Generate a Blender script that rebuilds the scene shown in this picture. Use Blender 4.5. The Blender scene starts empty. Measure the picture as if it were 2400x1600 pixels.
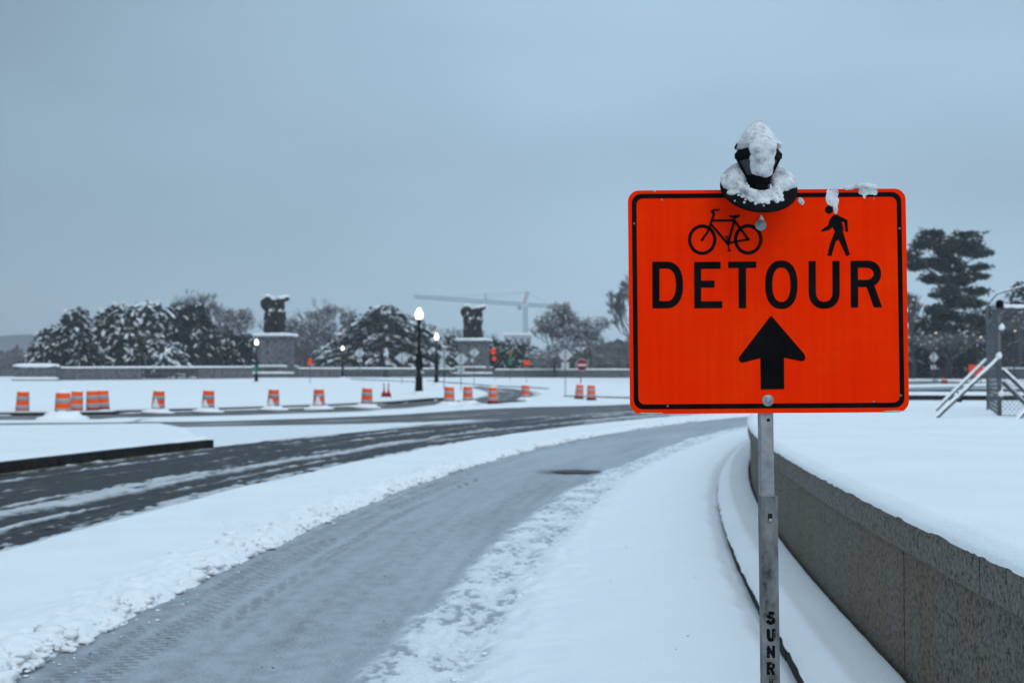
import bpy, bmesh, math, random
import numpy as np
from mathutils import Vector, Matrix, noise as mnoise

random.seed(7)
RNG = np.random.default_rng(7)
SC = bpy.context.scene
COL = SC.collection
R = math.radians

# ------------------------------------------------------------------ camera, sky, sun, exposure
FPX = 3000.0                      # focal length in pixels of the 2400 px wide photograph
CAMZ = 1.6
PITCH = math.atan(87 / FPX)
cam_data = bpy.data.cameras.new('camera')
cam_data.sensor_width = 36.0
cam_data.lens = FPX / 2400 * 36.0
cam_data.clip_start = 0.05
cam_data.clip_end = 6000
cam_data.dof.use_dof = True
cam_data.dof.focus_distance = 3.5
cam_data.dof.aperture_fstop = 5.6
cam = bpy.data.objects.new('camera', cam_data)
COL.objects.link(cam)
cam.location = (0, 0, CAMZ)
cam.rotation_euler = (R(90) + PITCH, 0, 0)
SC.camera = cam

SUN_EL, SUN_AZ = R(44), R(165)    # azimuth clockwise from +Y
world = bpy.data.worlds.new('World')
SC.world = world
world.use_nodes = True
wn, wl = world.node_tree.nodes, world.node_tree.links
wn.clear()
w_out = wn.new('ShaderNodeOutputWorld')
w_bg = wn.new('ShaderNodeBackground'); w_bg.inputs['Strength'].default_value = 0.1
w_sky = wn.new('ShaderNodeTexSky'); w_sky.sky_type = 'NISHITA'; w_sky.sun_disc = False
w_sky.sun_elevation = SUN_EL; w_sky.sun_rotation = SUN_AZ
w_tc = wn.new('ShaderNodeTexCoord')
w_sep = wn.new('ShaderNodeSeparateXYZ'); wl.new(w_tc.outputs['Generated'], w_sep.inputs[0])
# thick even cloud: luminance rises towards the zenith as under any overcast sky, with soft darker bands
w_max = wn.new('ShaderNodeMath'); w_max.operation = 'MAXIMUM'; w_max.inputs[1].default_value = 0.0
wl.new(w_sep.outputs['Z'], w_max.inputs[0])
w_lum = wn.new('ShaderNodeMath'); w_lum.operation = 'MULTIPLY_ADD'
w_lum.inputs[1].default_value = 1.25; w_lum.inputs[2].default_value = 1.0
wl.new(w_max.outputs[0], w_lum.inputs[0])
w_map = wn.new('ShaderNodeMapping'); w_map.inputs['Scale'].default_value = (1.3, 1.3, 4.2)
w_map.inputs['Location'].default_value = (0.35, 0.1, 0.42)
wl.new(w_tc.outputs['Generated'], w_map.inputs['Vector'])
w_noi = wn.new('ShaderNodeTexNoise'); w_noi.inputs['Scale'].default_value = 1.25
w_noi.inputs['Detail'].default_value = 3.0; w_noi.inputs['Roughness'].default_value = 0.42
wl.new(w_map.outputs[0], w_noi.inputs['Vector'])
w_mr = wn.new('ShaderNodeMapRange')
w_mr.inputs['From Min'].default_value = 0.3; w_mr.inputs['From Max'].default_value = 0.7
w_mr.inputs['To Min'].default_value = 0.76; w_mr.inputs['To Max'].default_value = 1.16
wl.new(w_noi.outputs['Fac'], w_mr.inputs['Value'])
w_mul = wn.new('ShaderNodeMath'); w_mul.operation = 'MULTIPLY'
w_side = wn.new('ShaderNodeMapRange'); w_side.interpolation_type = 'SMOOTHSTEP'      # the cloud is thicker towards -X
w_side.inputs['From Min'].default_value = -0.55; w_side.inputs['From Max'].default_value = 0.12
w_side.inputs['To Min'].default_value = 0.52; w_side.inputs['To Max'].default_value = 1.0
wl.new(w_sep.outputs['X'], w_side.inputs['Value'])
w_mul0 = wn.new('ShaderNodeMath'); w_mul0.operation = 'MULTIPLY'
wl.new(w_lum.outputs[0], w_mul0.inputs[0]); wl.new(w_side.outputs[0], w_mul0.inputs[1])
wl.new(w_mul0.outputs[0], w_mul.inputs[0]); wl.new(w_mr.outputs[0], w_mul.inputs[1])
w_col = wn.new('ShaderNodeVectorMath'); w_col.operation = 'SCALE'
w_col.inputs[0].default_value = (2.98, 4.28, 5.45)
wl.new(w_mul.outputs[0], w_col.inputs['Scale'])
w_mix = wn.new('ShaderNodeMix'); w_mix.data_type = 'RGBA'; w_mix.inputs[0].default_value = 0.95
wl.new(w_sky.outputs[0], w_mix.inputs[6]); wl.new(w_col.outputs[0], w_mix.inputs[7])
wl.new(w_mix.outputs[2], w_bg.inputs['Color']); wl.new(w_bg.outputs[0], w_out.inputs['Surface'])

sun_data = bpy.data.lights.new('sun', 'SUN')
sun_data.energy = 0.9; sun_data.angle = R(60); sun_data.color = (1.0, 0.93, 0.85)
sun = bpy.data.objects.new('sun', sun_data); COL.objects.link(sun)
sd = Vector((math.sin(SUN_AZ) * math.cos(SUN_EL), math.cos(SUN_AZ) * math.cos(SUN_EL), math.sin(SUN_EL)))
sun.rotation_euler = (-sd).to_track_quat('-Z', 'Y').to_euler()
sun.location = (0, -20, 40)

SC.view_settings.view_transform = 'Standard'
SC.view_settings.look = 'None'
SC.view_settings.exposure = 0.1
SC.view_settings.gamma = 1.0
SC.view_settings.use_curve_mapping = False
SC.render.engine = 'CYCLES'
SC.cycles.use_denoising = True
SC.cycles.max_bounces = 5
SC.cycles.diffuse_bounces = 3
SC.cycles.glossy_bounces = 2
SC.cycles.volume_bounces = 1
SC.cycles.transparent_max_bounces = 8

# ------------------------------------------------------------------ helpers: numbers
def smooth(a, b, x):
    t = np.clip((np.asarray(x, float) - a) / (b - a), 0, 1)
    return t * t * (3 - 2 * t)

_tab = RNG.random((256, 256))
def vnoise(x, y):
    x = np.asarray(x, float); y = np.asarray(y, float)
    xi = np.floor(x).astype(int); yi = np.floor(y).astype(int)
    fx = x - xi; fy = y - yi
    fx = fx * fx * (3 - 2 * fx); fy = fy * fy * (3 - 2 * fy)
    a = _tab[xi & 255, yi & 255]; b = _tab[(xi + 1) & 255, yi & 255]
    c = _tab[xi & 255, (yi + 1) & 255]; d = _tab[(xi + 1) & 255, (yi + 1) & 255]
    return (a * (1 - fx) + b * fx) * (1 - fy) + (c * (1 - fx) + d * fx) * fy
def fbm(x, y, o=4, g=0.5, sd=0.0):
    v = 0; a = 1; n = 0
    for i in range(o):
        v = v + a * vnoise(np.asarray(x) * 2 ** i + 17.3 * i + sd, np.asarray(y) * 2 ** i + 9.1 * i + sd * 1.7)
        n += a; a *= g
    return v / n

LY = [0, 58, 63, 67, 76, 130, 165, 220, 400, 3000]
LZ = [0, 0, .03, .12, .66, 1.12, 1.66, 1.9, 2.0, 2.0]
RY_ = [0, 70, 95, 130, 165, 220, 400, 3000]
RZ_ = [0, 0, .22, .9, 1.62, 1.9, 2.0, 2.0]
IY = [0, 49, 51, 100, 165, 220, 400, 3000]
IZ = [0, .6, .98, 1.25, 1.62, 1.9, 2.0, 2.0]
def T(x, y):
    x = np.asarray(x, float); y = np.asarray(y, float)
    l = np.interp(y, LY, LZ); r = np.interp(y, RY_, RZ_); i = np.interp(y, IY, IZ)
    w = smooth(-6, -1, x)
    z = l * (1 - w) + r * w
    wi = smooth(14, 18, x) * smooth(46, 51, y) * smooth(0.22, 0.27, x / np.maximum(y, 1))
    return z * (1 - wi) + i * wi

def ray(px, py):
    a = (px - 1200) / FPX; b = (800 - py) / FPX
    c, s = math.cos(PITCH), math.sin(PITCH)
    return Vector((a, c - b * s, s + b * c))
def P(px, py, Y):
    d = ray(px, py); t = Y / d.y
    return Vector((d.x * t, Y, CAMZ + d.z * t))
def G(px, py):
    """where the line of sight meets the terrain"""
    d = ray(px, py); yy = np.arange(5.0, 900.0, .1); tt = yy / d.y
    hit = np.nonzero(CAMZ + d.z * tt <= T(d.x * tt, yy))[0]
    y = float(yy[hit[0]]) if len(hit) else 900.0
    t = y / d.y
    return Vector((d.x * t, y, float(T(d.x * t, y))))
def onT(px, Y):
    x = (px - 1200) / FPX * Y
    return Vector((x, Y, float(T(x, Y))))

CX, CY = 110.0, 2.0               # centre of the circle that road, path and wall all follow
def polar(r, a):
    return CX - r * np.cos(a), CY + r * np.sin(a)
WX, WY, RW = 131.47, -4.05, 130.0   # the retaining wall follows a circle of its own
def wpolar(r, a):
    return WX - r * np.cos(a), WY + r * np.sin(a)

# ------------------------------------------------------------------ helpers: materials
def newmat(name):
    m = bpy.data.materials.new(name); m.use_nodes = True
    nt = m.node_tree; b = nt.nodes['Principled BSDF']
    return m, nt.nodes, nt.links, b
def ramp(n, stops):
    r = n.new('ShaderNodeValToRGB'); e = r.color_ramp.elements
    e[0].position, e[0].color = stops[0][0], (*stops[0][1], 1)
    e[1].position, e[1].color = stops[1][0], (*stops[1][1], 1)
    for p, c in stops[2:]:
        k = e.new(p); k.color = (*c, 1)
    return r
def simple(name, col, rough=0.6, metal=0.0, var=0.25, scale=8.0, bump=0.0, bscale=40.0, spec=0.12):
    m, n, l, b = newmat(name)
    b.inputs['Roughness'].default_value = rough; b.inputs['Metallic'].default_value = metal
    b.inputs['Specular IOR Level'].default_value = spec
    tc = n.new('ShaderNodeTexCoord')
    no = n.new('ShaderNodeTexNoise'); no.inputs['Scale'].default_value = scale; no.inputs['Detail'].default_value = 5
    l.new(tc.outputs['Object'], no.inputs['Vector'])
    c0 = tuple(v * (1 - var) for v in col); c1 = tuple(min(1, v * (1 + var)) for v in col)
    r = ramp(n, [(0.3, c0), (0.7, c1)]); l.new(no.outputs['Fac'], r.inputs[0]); l.new(r.outputs[0], b.inputs['Base Color'])
    if bump:
        n2 = n.new('ShaderNodeTexNoise'); n2.inputs['Scale'].default_value = bscale; n2.inputs['Detail'].default_value = 4
        l.new(tc.outputs['Object'], n2.inputs['Vector'])
        bp = n.new('ShaderNodeBump'); bp.inputs['Strength'].default_value = bump; bp.inputs['Distance'].default_value = 0.01
        l.new(n2.outputs['Fac'], bp.inputs['Height']); l.new(bp.outputs[0], b.inputs['Normal'])
    return m
def snow_mat(name, scale=70.0, bump=0.25, dist=0.006, col=(.89, .905, .92)):
    m, n, l, b = newmat(name)
    b.inputs['Roughness'].default_value = 0.75; b.inputs['Specular IOR Level'].default_value = 0.15
    tc = n.new('ShaderNodeTexCoord')
    a = n.new('ShaderNodeTexNoise'); a.inputs['Scale'].default_value = 1.1; a.inputs['Detail'].default_value = 6
    l.new(tc.outputs['Object'], a.inputs['Vector'])
    r = ramp(n, [(0.3, tuple(v * .94 for v in col)), (0.7, col)]); l.new(a.outputs['Fac'], r.inputs[0]); l.new(r.outputs[0], b.inputs['Base Color'])
    c = n.new('ShaderNodeTexNoise'); c.inputs['Scale'].default_value = scale; c.inputs['Detail'].default_value = 5; c.inputs['Roughness'].default_value = .65
    l.new(tc.outputs['Object'], c.inputs['Vector'])
    bp = n.new('ShaderNodeBump'); bp.inputs['Strength'].default_value = bump; bp.inputs['Distance'].default_value = dist
    l.new(c.outputs['Fac'], bp.inputs['Height']); l.new(bp.outputs[0], b.inputs['Normal'])
    return m
M = {}
M['snow'] = snow_mat('snow', 45.0, .55, .012)
M['snow_far'] = snow_mat('snow_far', 3.0, .15, .05)
M['tree_snow'] = simple('snow_on_branches', (.70, .72, .745), .8, 0, .28, 1.4, spec=.1)
M['snow_fine'] = snow_mat('snow_fine', 420.0, .6, .002)

def thin_shaded_snow(name):  # thin speckled snow; the shade of its upright faces is painted in grey
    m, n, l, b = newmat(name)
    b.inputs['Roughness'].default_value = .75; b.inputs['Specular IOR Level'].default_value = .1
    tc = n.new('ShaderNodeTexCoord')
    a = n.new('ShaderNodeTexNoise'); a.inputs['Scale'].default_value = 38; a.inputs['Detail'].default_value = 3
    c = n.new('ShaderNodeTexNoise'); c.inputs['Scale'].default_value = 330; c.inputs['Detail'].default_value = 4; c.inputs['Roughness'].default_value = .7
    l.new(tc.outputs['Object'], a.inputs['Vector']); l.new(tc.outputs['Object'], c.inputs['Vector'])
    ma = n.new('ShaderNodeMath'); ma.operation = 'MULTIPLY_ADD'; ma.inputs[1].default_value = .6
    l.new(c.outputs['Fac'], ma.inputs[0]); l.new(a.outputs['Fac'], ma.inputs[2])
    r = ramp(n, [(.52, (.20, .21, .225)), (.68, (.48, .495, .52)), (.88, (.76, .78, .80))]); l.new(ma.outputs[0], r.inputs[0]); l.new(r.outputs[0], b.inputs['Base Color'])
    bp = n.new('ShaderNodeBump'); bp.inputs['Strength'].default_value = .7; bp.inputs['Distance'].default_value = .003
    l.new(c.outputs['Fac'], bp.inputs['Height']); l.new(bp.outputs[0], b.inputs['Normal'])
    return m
M['snow_thin_shaded'] = thin_shaded_snow('thin_wet_shaded_snow')

def cover_mat(name, under_lo, under_hi, snow_lo, snow_hi, rough_under, uscale, along, soft=.25):
    """surface with partial snow: point attribute 'cov' says how much lies there; 'rs' is across/along"""
    m, n, l, b = newmat(name)
    at = n.new('ShaderNodeAttribute'); at.attribute_name = 'cov'
    rs = n.new('ShaderNodeAttribute'); rs.attribute_name = 'rs'
    mp = n.new('ShaderNodeMapping'); mp.inputs['Scale'].default_value = (1, along, 1); l.new(rs.outputs['Vector'], mp.inputs['Vector'])
    n1 = n.new('ShaderNodeTexNoise'); n1.inputs['Scale'].default_value = uscale; n1.inputs['Detail'].default_value = 7; n1.inputs['Roughness'].default_value = .7
    l.new(mp.outputs[0], n1.inputs['Vector'])
    n2 = n.new('ShaderNodeTexNoise'); n2.inputs['Scale'].default_value = 55; n2.inputs['Detail'].default_value = 5; n2.inputs['Roughness'].default_value = .7
    l.new(rs.outputs['Vector'], n2.inputs['Vector'])
    u = ramp(n, [(.3, under_lo), (.72, under_hi)]); l.new(n1.outputs['Fac'], u.inputs[0])
    s = ramp(n, [(.3, snow_lo), (.7, snow_hi)]); l.new(n2.outputs['Fac'], s.inputs[0])
    # break the edge of the cover up with noise
    ad = n.new('ShaderNodeMath'); ad.operation = 'MULTIPLY_ADD'; ad.inputs[1].default_value = .55
    sb = n.new('ShaderNodeMath'); sb.operation = 'SUBTRACT'; sb.inputs[1].default_value = .275
    l.new(n1.outputs['Fac'], ad.inputs[0]); l.new(at.outputs['Fac'], ad.inputs[2]); l.new(ad.outputs[0], sb.inputs[0])
    ad2 = n.new('ShaderNodeMath'); ad2.operation = 'MULTIPLY_ADD'; ad2.inputs[1].default_value = .5
    sb2 = n.new('ShaderNodeMath'); sb2.operation = 'SUBTRACT'; sb2.inputs[1].default_value = .25
    l.new(n2.outputs['Fac'], ad2.inputs[0]); l.new(sb.outputs[0], ad2.inputs[2]); l.new(ad2.outputs[0], sb2.inputs[0])
    mr = n.new('ShaderNodeMapRange'); mr.inputs['From Min'].default_value = .5 - soft; mr.inputs['From Max'].default_value = .5 + soft; mr.interpolation_type = 'SMOOTHSTEP'
    l.new(sb2.outputs[0], mr.inputs['Value'])
    mx = n.new('ShaderNodeMix'); mx.data_type = 'RGBA'
    l.new(mr.outputs[0], mx.inputs[0]); l.new(u.outputs[0], mx.inputs[6]); l.new(s.outputs[0], mx.inputs[7]); l.new(mx.outputs[2], b.inputs['Base Color'])
    rr = n.new('ShaderNodeMapRange'); rr.inputs['To Min'].default_value = rough_under; rr.inputs['To Max'].default_value = .8
    l.new(mr.outputs[0], rr.inputs['Value']); l.new(rr.outputs[0], b.inputs['Roughness'])
    b.inputs['Specular IOR Level'].default_value = .1
    bp = n.new('ShaderNodeBump'); bp.inputs['Strength'].default_value = .5; bp.inputs['Distance'].default_value = .012
    hh = n.new('ShaderNodeMath'); hh.operation = 'MULTIPLY_ADD'; hh.inputs[1].default_value = .5
    l.new(mr.outputs[0], hh.inputs[0]); l.new(n2.outputs['Fac'], hh.inputs[2])
    l.new(hh.outputs[0], bp.inputs['Height']); l.new(bp.outputs[0], b.inputs['Normal'])
    return m
M['road'] = cover_mat('wet_asphalt_slush', (.010, .011, .012), (.075, .078, .083), (.33, .34, .355), (.74, .77, .80), .6, 7.0, .4, .2)
M['far_road'] = cover_mat('slushy_asphalt', (.075, .076, .078), (.17, .17, .172), (.45, .47, .49), (.78, .81, .84), .7, 2.5, .1)
M['path'] = cover_mat('packed_snow_concrete', (.16, .175, .19), (.25, .27, .29), (.385, .42, .457), (.49, .535, .582), .8, 60.0, .45, .42)
M['sidewalk'] = cover_mat('trodden_snow', (.29, .325, .36), (.43, .47, .515), (.78, .81, .84), (.87, .895, .92), .8, 42.0, .7, .42)
M['wedge'] = cover_mat('thin_slush', (.03, .032, .035), (.09, .092, .096), (.70, .73, .76), (.86, .885, .91), .6, 5.0, .14, .3)

# granite with dark aggregate specks and brown stains
def granite(name, base, stain, speck_scale=46.0, streak=True):
    m, n, l, b = newmat(name)
    b.inputs['Roughness'].default_value = .85; b.inputs['Specular IOR Level'].default_value = .2
    tc = n.new('ShaderNodeTexCoord')
    v = n.new('ShaderNodeTexVoronoi'); v.inputs['Scale'].default_value = speck_scale; v.inputs['Randomness'].default_value = 1
    l.new(tc.outputs['Object'], v.inputs['Vector'])
    nz = n.new('ShaderNodeTexNoise'); nz.inputs['Scale'].default_value = speck_scale * 1.1; nz.inputs['Detail'].default_value = 5; nz.inputs['Roughness'].default_value = .75
    l.new(tc.outputs['Object'], nz.inputs['Vector'])
    r = ramp(n, [(.38, tuple(c * .22 for c in base)), (.48, tuple(c * .95 for c in base)), (.64, tuple(c * 1.4 for c in base))])
    l.new(nz.outputs['Fac'], r.inputs[0])
    sp = ramp(n, [(.10, (.25, .25, .25)), (.24, (1, 1, 1))]); l.new(v.outputs['Distance'], sp.inputs[0])
    mu = n.new('ShaderNodeMix'); mu.data_type = 'RGBA'; mu.blend_type = 'MULTIPLY'; mu.inputs[0].default_value = .6
    l.new(r.outputs[0], mu.inputs[6]); l.new(sp.outputs[0], mu.inputs[7])
    mp = n.new('ShaderNodeMapping'); mp.inputs['Scale'].default_value = (1.6, 1.6, .22) if streak else (1, 1, 1)
    l.new(tc.outputs['Object'], mp.inputs['Vector'])
    st = n.new('ShaderNodeTexNoise'); st.inputs['Scale'].default_value = 1.6; st.inputs['Detail'].default_value = 6; st.inputs['Roughness'].default_value = .6
    l.new(mp.outputs[0], st.inputs['Vector'])
    sr = ramp(n, [(.42, (0, 0, 0)), (.68, (.85, .85, .85))]); l.new(st.outputs['Fac'], sr.inputs[0])
    mx = n.new('ShaderNodeMix'); mx.data_type = 'RGBA'; mx.blend_type = 'MULTIPLY'
    l.new(sr.outputs[0], mx.inputs[0]); l.new(mu.outputs[2], mx.inputs[6]); mx.inputs[7].default_value = (*stain, 1)
    l.new(mx.outputs[2], b.inputs['Base Color'])
    bp = n.new('ShaderNodeBump'); bp.inputs['Strength'].default_value = .5; bp.inputs['Distance'].default_value = .006
    l.new(nz.outputs['Fac'], bp.inputs['Height']); l.new(bp.outputs[0], b.inputs['Normal'])
    return m
M['granite'] = granite('speckled_granite', (.172, .152, .126), (1.0, .80, .62), 40.0)
M['coping'] = granite('speckled_granite_coping', (.19, .172, .148), (.95, .87, .78), 38)
M['kerb'] = simple('dark_kerb_granite', (.022, .022, .021), .75, var=.5, scale=5, bump=.3)
M['parapet'] = granite('grey_parapet_stone', (.135, .14, .148), (.8, .78, .76), 3.0)
M['pedestal'] = granite('grey_pedestal_stone', (.145, .147, .160), (.72, .68, .66), 2.0)
M['bronze'] = simple('dark_bronze', (.016, .013, .012), .6, 0.0, .5, 2.0, spec=.08)
M['black_metal'] = simple('black_iron', (.007, .007, .008), .6, 0, .3, 20, spec=.03)
M['galv'] = simple('galvanised_steel', (.30, .31, .32), .5, .6, .25, 30, .15, 60)
M['galv_dark'] = simple('dull_fence_steel', (.13, .14, .15), .6, .4, .25, 10)
M['alu'] = simple('sign_back_aluminium', (.50, .53, .56), .5, .3, .1, 4)
M['wood_post'] = simple('brown_steel_post', (.10, .075, .055), .7, 0, .3, 6)
M['fol'] = simple('dark_evergreen_leaves', (.026, .034, .033), .7, 0, .5, .8, spec=.2)
M['fol2'] = simple('pine_needles', (.026, .035, .035), .7, 0, .5, .6, spec=.2)
M['twig'] = simple('grey_brown_twigs', (.125, .12, .122), .85, 0, .3, 1.0, spec=.1)
M['bark'] = simple('bark', (.05, .045, .042), .9, 0, .3, 3.0, spec=.1)
M['frost'] = simple('snow_dusted_twigs', (.32, .335, .355), .85, 0, .35, .7, spec=.1)
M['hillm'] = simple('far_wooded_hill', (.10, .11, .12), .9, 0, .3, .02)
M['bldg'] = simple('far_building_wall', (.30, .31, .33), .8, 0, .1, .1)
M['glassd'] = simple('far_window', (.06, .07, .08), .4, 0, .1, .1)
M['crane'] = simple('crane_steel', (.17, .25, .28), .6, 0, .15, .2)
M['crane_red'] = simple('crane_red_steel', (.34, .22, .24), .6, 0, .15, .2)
M['drum'] = simple('drum_orange_plastic', (1.0, .09, .004), .5, 0, .05, 4)
M['drum_dark'] = simple('drum_dirty_orange_plastic', (.30, .018, .01), .6, 0, .3, 6)
M['stripe'] = simple('drum_white_sheeting', (.33, .34, .345), .5, 0, .15, 5)
M['rubber'] = simple('black_rubber', (.02, .02, .02), .8, 0, .3, 8)
M['cone'] = simple('cone_red_plastic', (.42, .012, .018), .55, 0, .1, 6)
M['orange_small'] = simple('orange_panel', (.90, .06, .006), .5, 0, .06, 3)
M['green'] = simple('green_panel', (.01, .16, .11), .5, 0, .1, 3)
M['yellow'] = simple('yellow_panel', (.20, .14, .03), .6, 0, .1, 3)
M['dne'] = simple('dark_red_panel', (.22, .012, .018), .5, 0, .1, 3)
M['white_panel'] = simple('white_panel', (.60, .62, .64), .5, 0, .08, 3)
def emit(name, col, s):
    m, n, l, b = newmat(name)
    b.inputs['Base Color'].default_value = (.8, .8, .8, 1)
    b.inputs['Emission Color'].default_value = (*col, 1); b.inputs['Emission Strength'].default_value = s
    return m
M['globe'] = emit('lit_globe', (1.0, .97, .92), 2.2)
M['far_lamp'] = emit('far_amber_lamp', (1.0, .72, .35), 2.5)

# ------------------------------------------------------------------ helpers: meshes
def link(name, me, mat=None, parent=None, loc=None, smoothed=False):
    o = bpy.data.objects.new(name, me); COL.objects.link(o)
    if mat is not None and me is not None:
        me.materials.clear(); me.materials.append(M[mat] if isinstance(mat, str) else mat)
    if parent is not None: o.parent = parent
    if loc is not None: o.location = loc
    if smoothed:
        me.polygons.foreach_set('use_smooth', [True] * len(me.polygons))
    return o
def tag(o, label=None, cat=None, group=None, kind=None):
    if label: o['label'] = label
    if cat: o['category'] = cat
    if group: o['group'] = group
    if kind: o['kind'] = kind
    return o
def empty(name, loc, label=None, cat=None, group=None, rz=0):
    o = bpy.data.objects.new(name, None); COL.objects.link(o)
    o.empty_display_size = .2
    o.location = loc; o.rotation_euler = (0, 0, rz)
    return tag(o, label, cat, group)
def quads_mesh(name, V, F):
    V = np.asarray(V, np.float32).reshape(-1, 3); F = np.asarray(F, np.int32); k = F.shape[1]
    me = bpy.data.meshes.new(name)
    me.vertices.add(len(V)); me.vertices.foreach_set('co', V.ravel())
    me.loops.add(F.size); me.loops.foreach_set('vertex_index', F.ravel())
    me.polygons.add(len(F)); me.polygons.foreach_set('loop_start', np.arange(0, F.size, k, dtype=np.int32))
    me.update(calc_edges=True); me.validate()
    return me
def grid_mesh(name, X, Y, Z, cov=None, rs=None):
    n, m = X.shape
    V = np.stack([X, Y, Z], -1).reshape(-1, 3)
    i = np.arange(n * m).reshape(n, m)
    F = np.stack([i[:-1, :-1], i[1:, :-1], i[1:, 1:], i[:-1, 1:]], -1).reshape(-1, 4)
    a, b, c = V[F[0, 0]], V[F[0, 1]], V[F[0, 2]]
    if np.cross(b - a, c - a)[2] < 0: F = F[:, ::-1]
    me = quads_mesh(name, V, F)
    me.polygons.foreach_set('use_smooth', [True] * len(me.polygons))
    if cov is not None:
        at = me.attributes.new('cov', 'FLOAT', 'POINT'); at.data.foreach_set('value', np.asarray(cov, np.float32).ravel())
    if rs is not None:
        at = me.attributes.new('rs', 'FLOAT_VECTOR', 'POINT')
        at.data.foreach_set('vector', np.stack([rs[0], rs[1], np.zeros_like(rs[0])], -1).astype(np.float32).ravel())
    return me

class MB:
    """collects boxes, tubes and lathes into one mesh"""
    def __init__(s): s.v = []; s.f = []
    def add(s, V, F):
        o = len(s.v); s.v += [tuple(p) for p in V]; s.f += [tuple(i + o for i in q) for q in F]; return s
    def box(s, x0, x1, y0, y1, z0, z1, mat=None):
        V = [Vector(p) for p in ((x0, y0, z0), (x1, y0, z0), (x1, y1, z0), (x0, y1, z0), (x0, y0, z1), (x1, y0, z1), (x1, y1, z1), (x0, y1, z1))]
        if mat: V = [mat @ p for p in V]
        return s.add(V, [(0, 3, 2, 1), (4, 5, 6, 7), (0, 1, 5, 4), (1, 2, 6, 5), (2, 3, 7, 6), (3, 0, 4, 7)])
    def tube(s, p, q, r0, r1=None, n=8, cap=True):
        p, q = Vector(p), Vector(q); r1 = r0 if r1 is None else r1
        d = (q - p).normalized(); a = d.orthogonal().normalized(); b = d.cross(a)
        V = []
        for c, r in ((p, r0), (q, r1)):
            for i in range(n):
                t = 2 * math.pi * i / n; V.append(c + a * (r * math.cos(t)) + b * (r * math.sin(t)))
        F = [(i, (i + 1) % n, n + (i + 1) % n, n + i) for i in range(n)]
        if cap: F += [tuple(range(n - 1, -1, -1)), tuple(range(n, 2 * n))]
        return s.add(V, F)
    def path(s, pts, r, n=8):
        for a, b in zip(pts[:-1], pts[1:]): s.tube(a, b, r, r, n)
        return s
    def lathe(s, prof, n=20, c=(0, 0, 0), rot=0.0, sq=None):
        V = []
        for r, z in prof:
            for i in range(n):
                t = 2 * math.pi * i / n + rot
                V.append((c[0] + r * math.cos(t), c[1] + r * math.sin(t), c[2] + z))
        F = []
        for k in range(len(prof) - 1):
            for i in range(n):
                F.append((k * n + i, k * n + (i + 1) % n, (k + 1) * n + (i + 1) % n, (k + 1) * n + i))
        F.append(tuple(range(n - 1, -1, -1))); o = (len(prof) - 1) * n; F.append(tuple(range(o, o + n)))
        return s.add(V, F)
    def mesh(s, name='m'):
        me = bpy.data.meshes.new(name); me.from_pydata(s.v, [], s.f); me.update()
        return me
    def build(s, name, mat, parent=None, loc=None, sm=False):
        me = s.mesh(name)
        o = link(name, me, mat, parent, loc)
        if sm:
            me.polygons.foreach_set('use_smooth', [len(p.vertices) == 4 for p in me.polygons])
        return o

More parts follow.
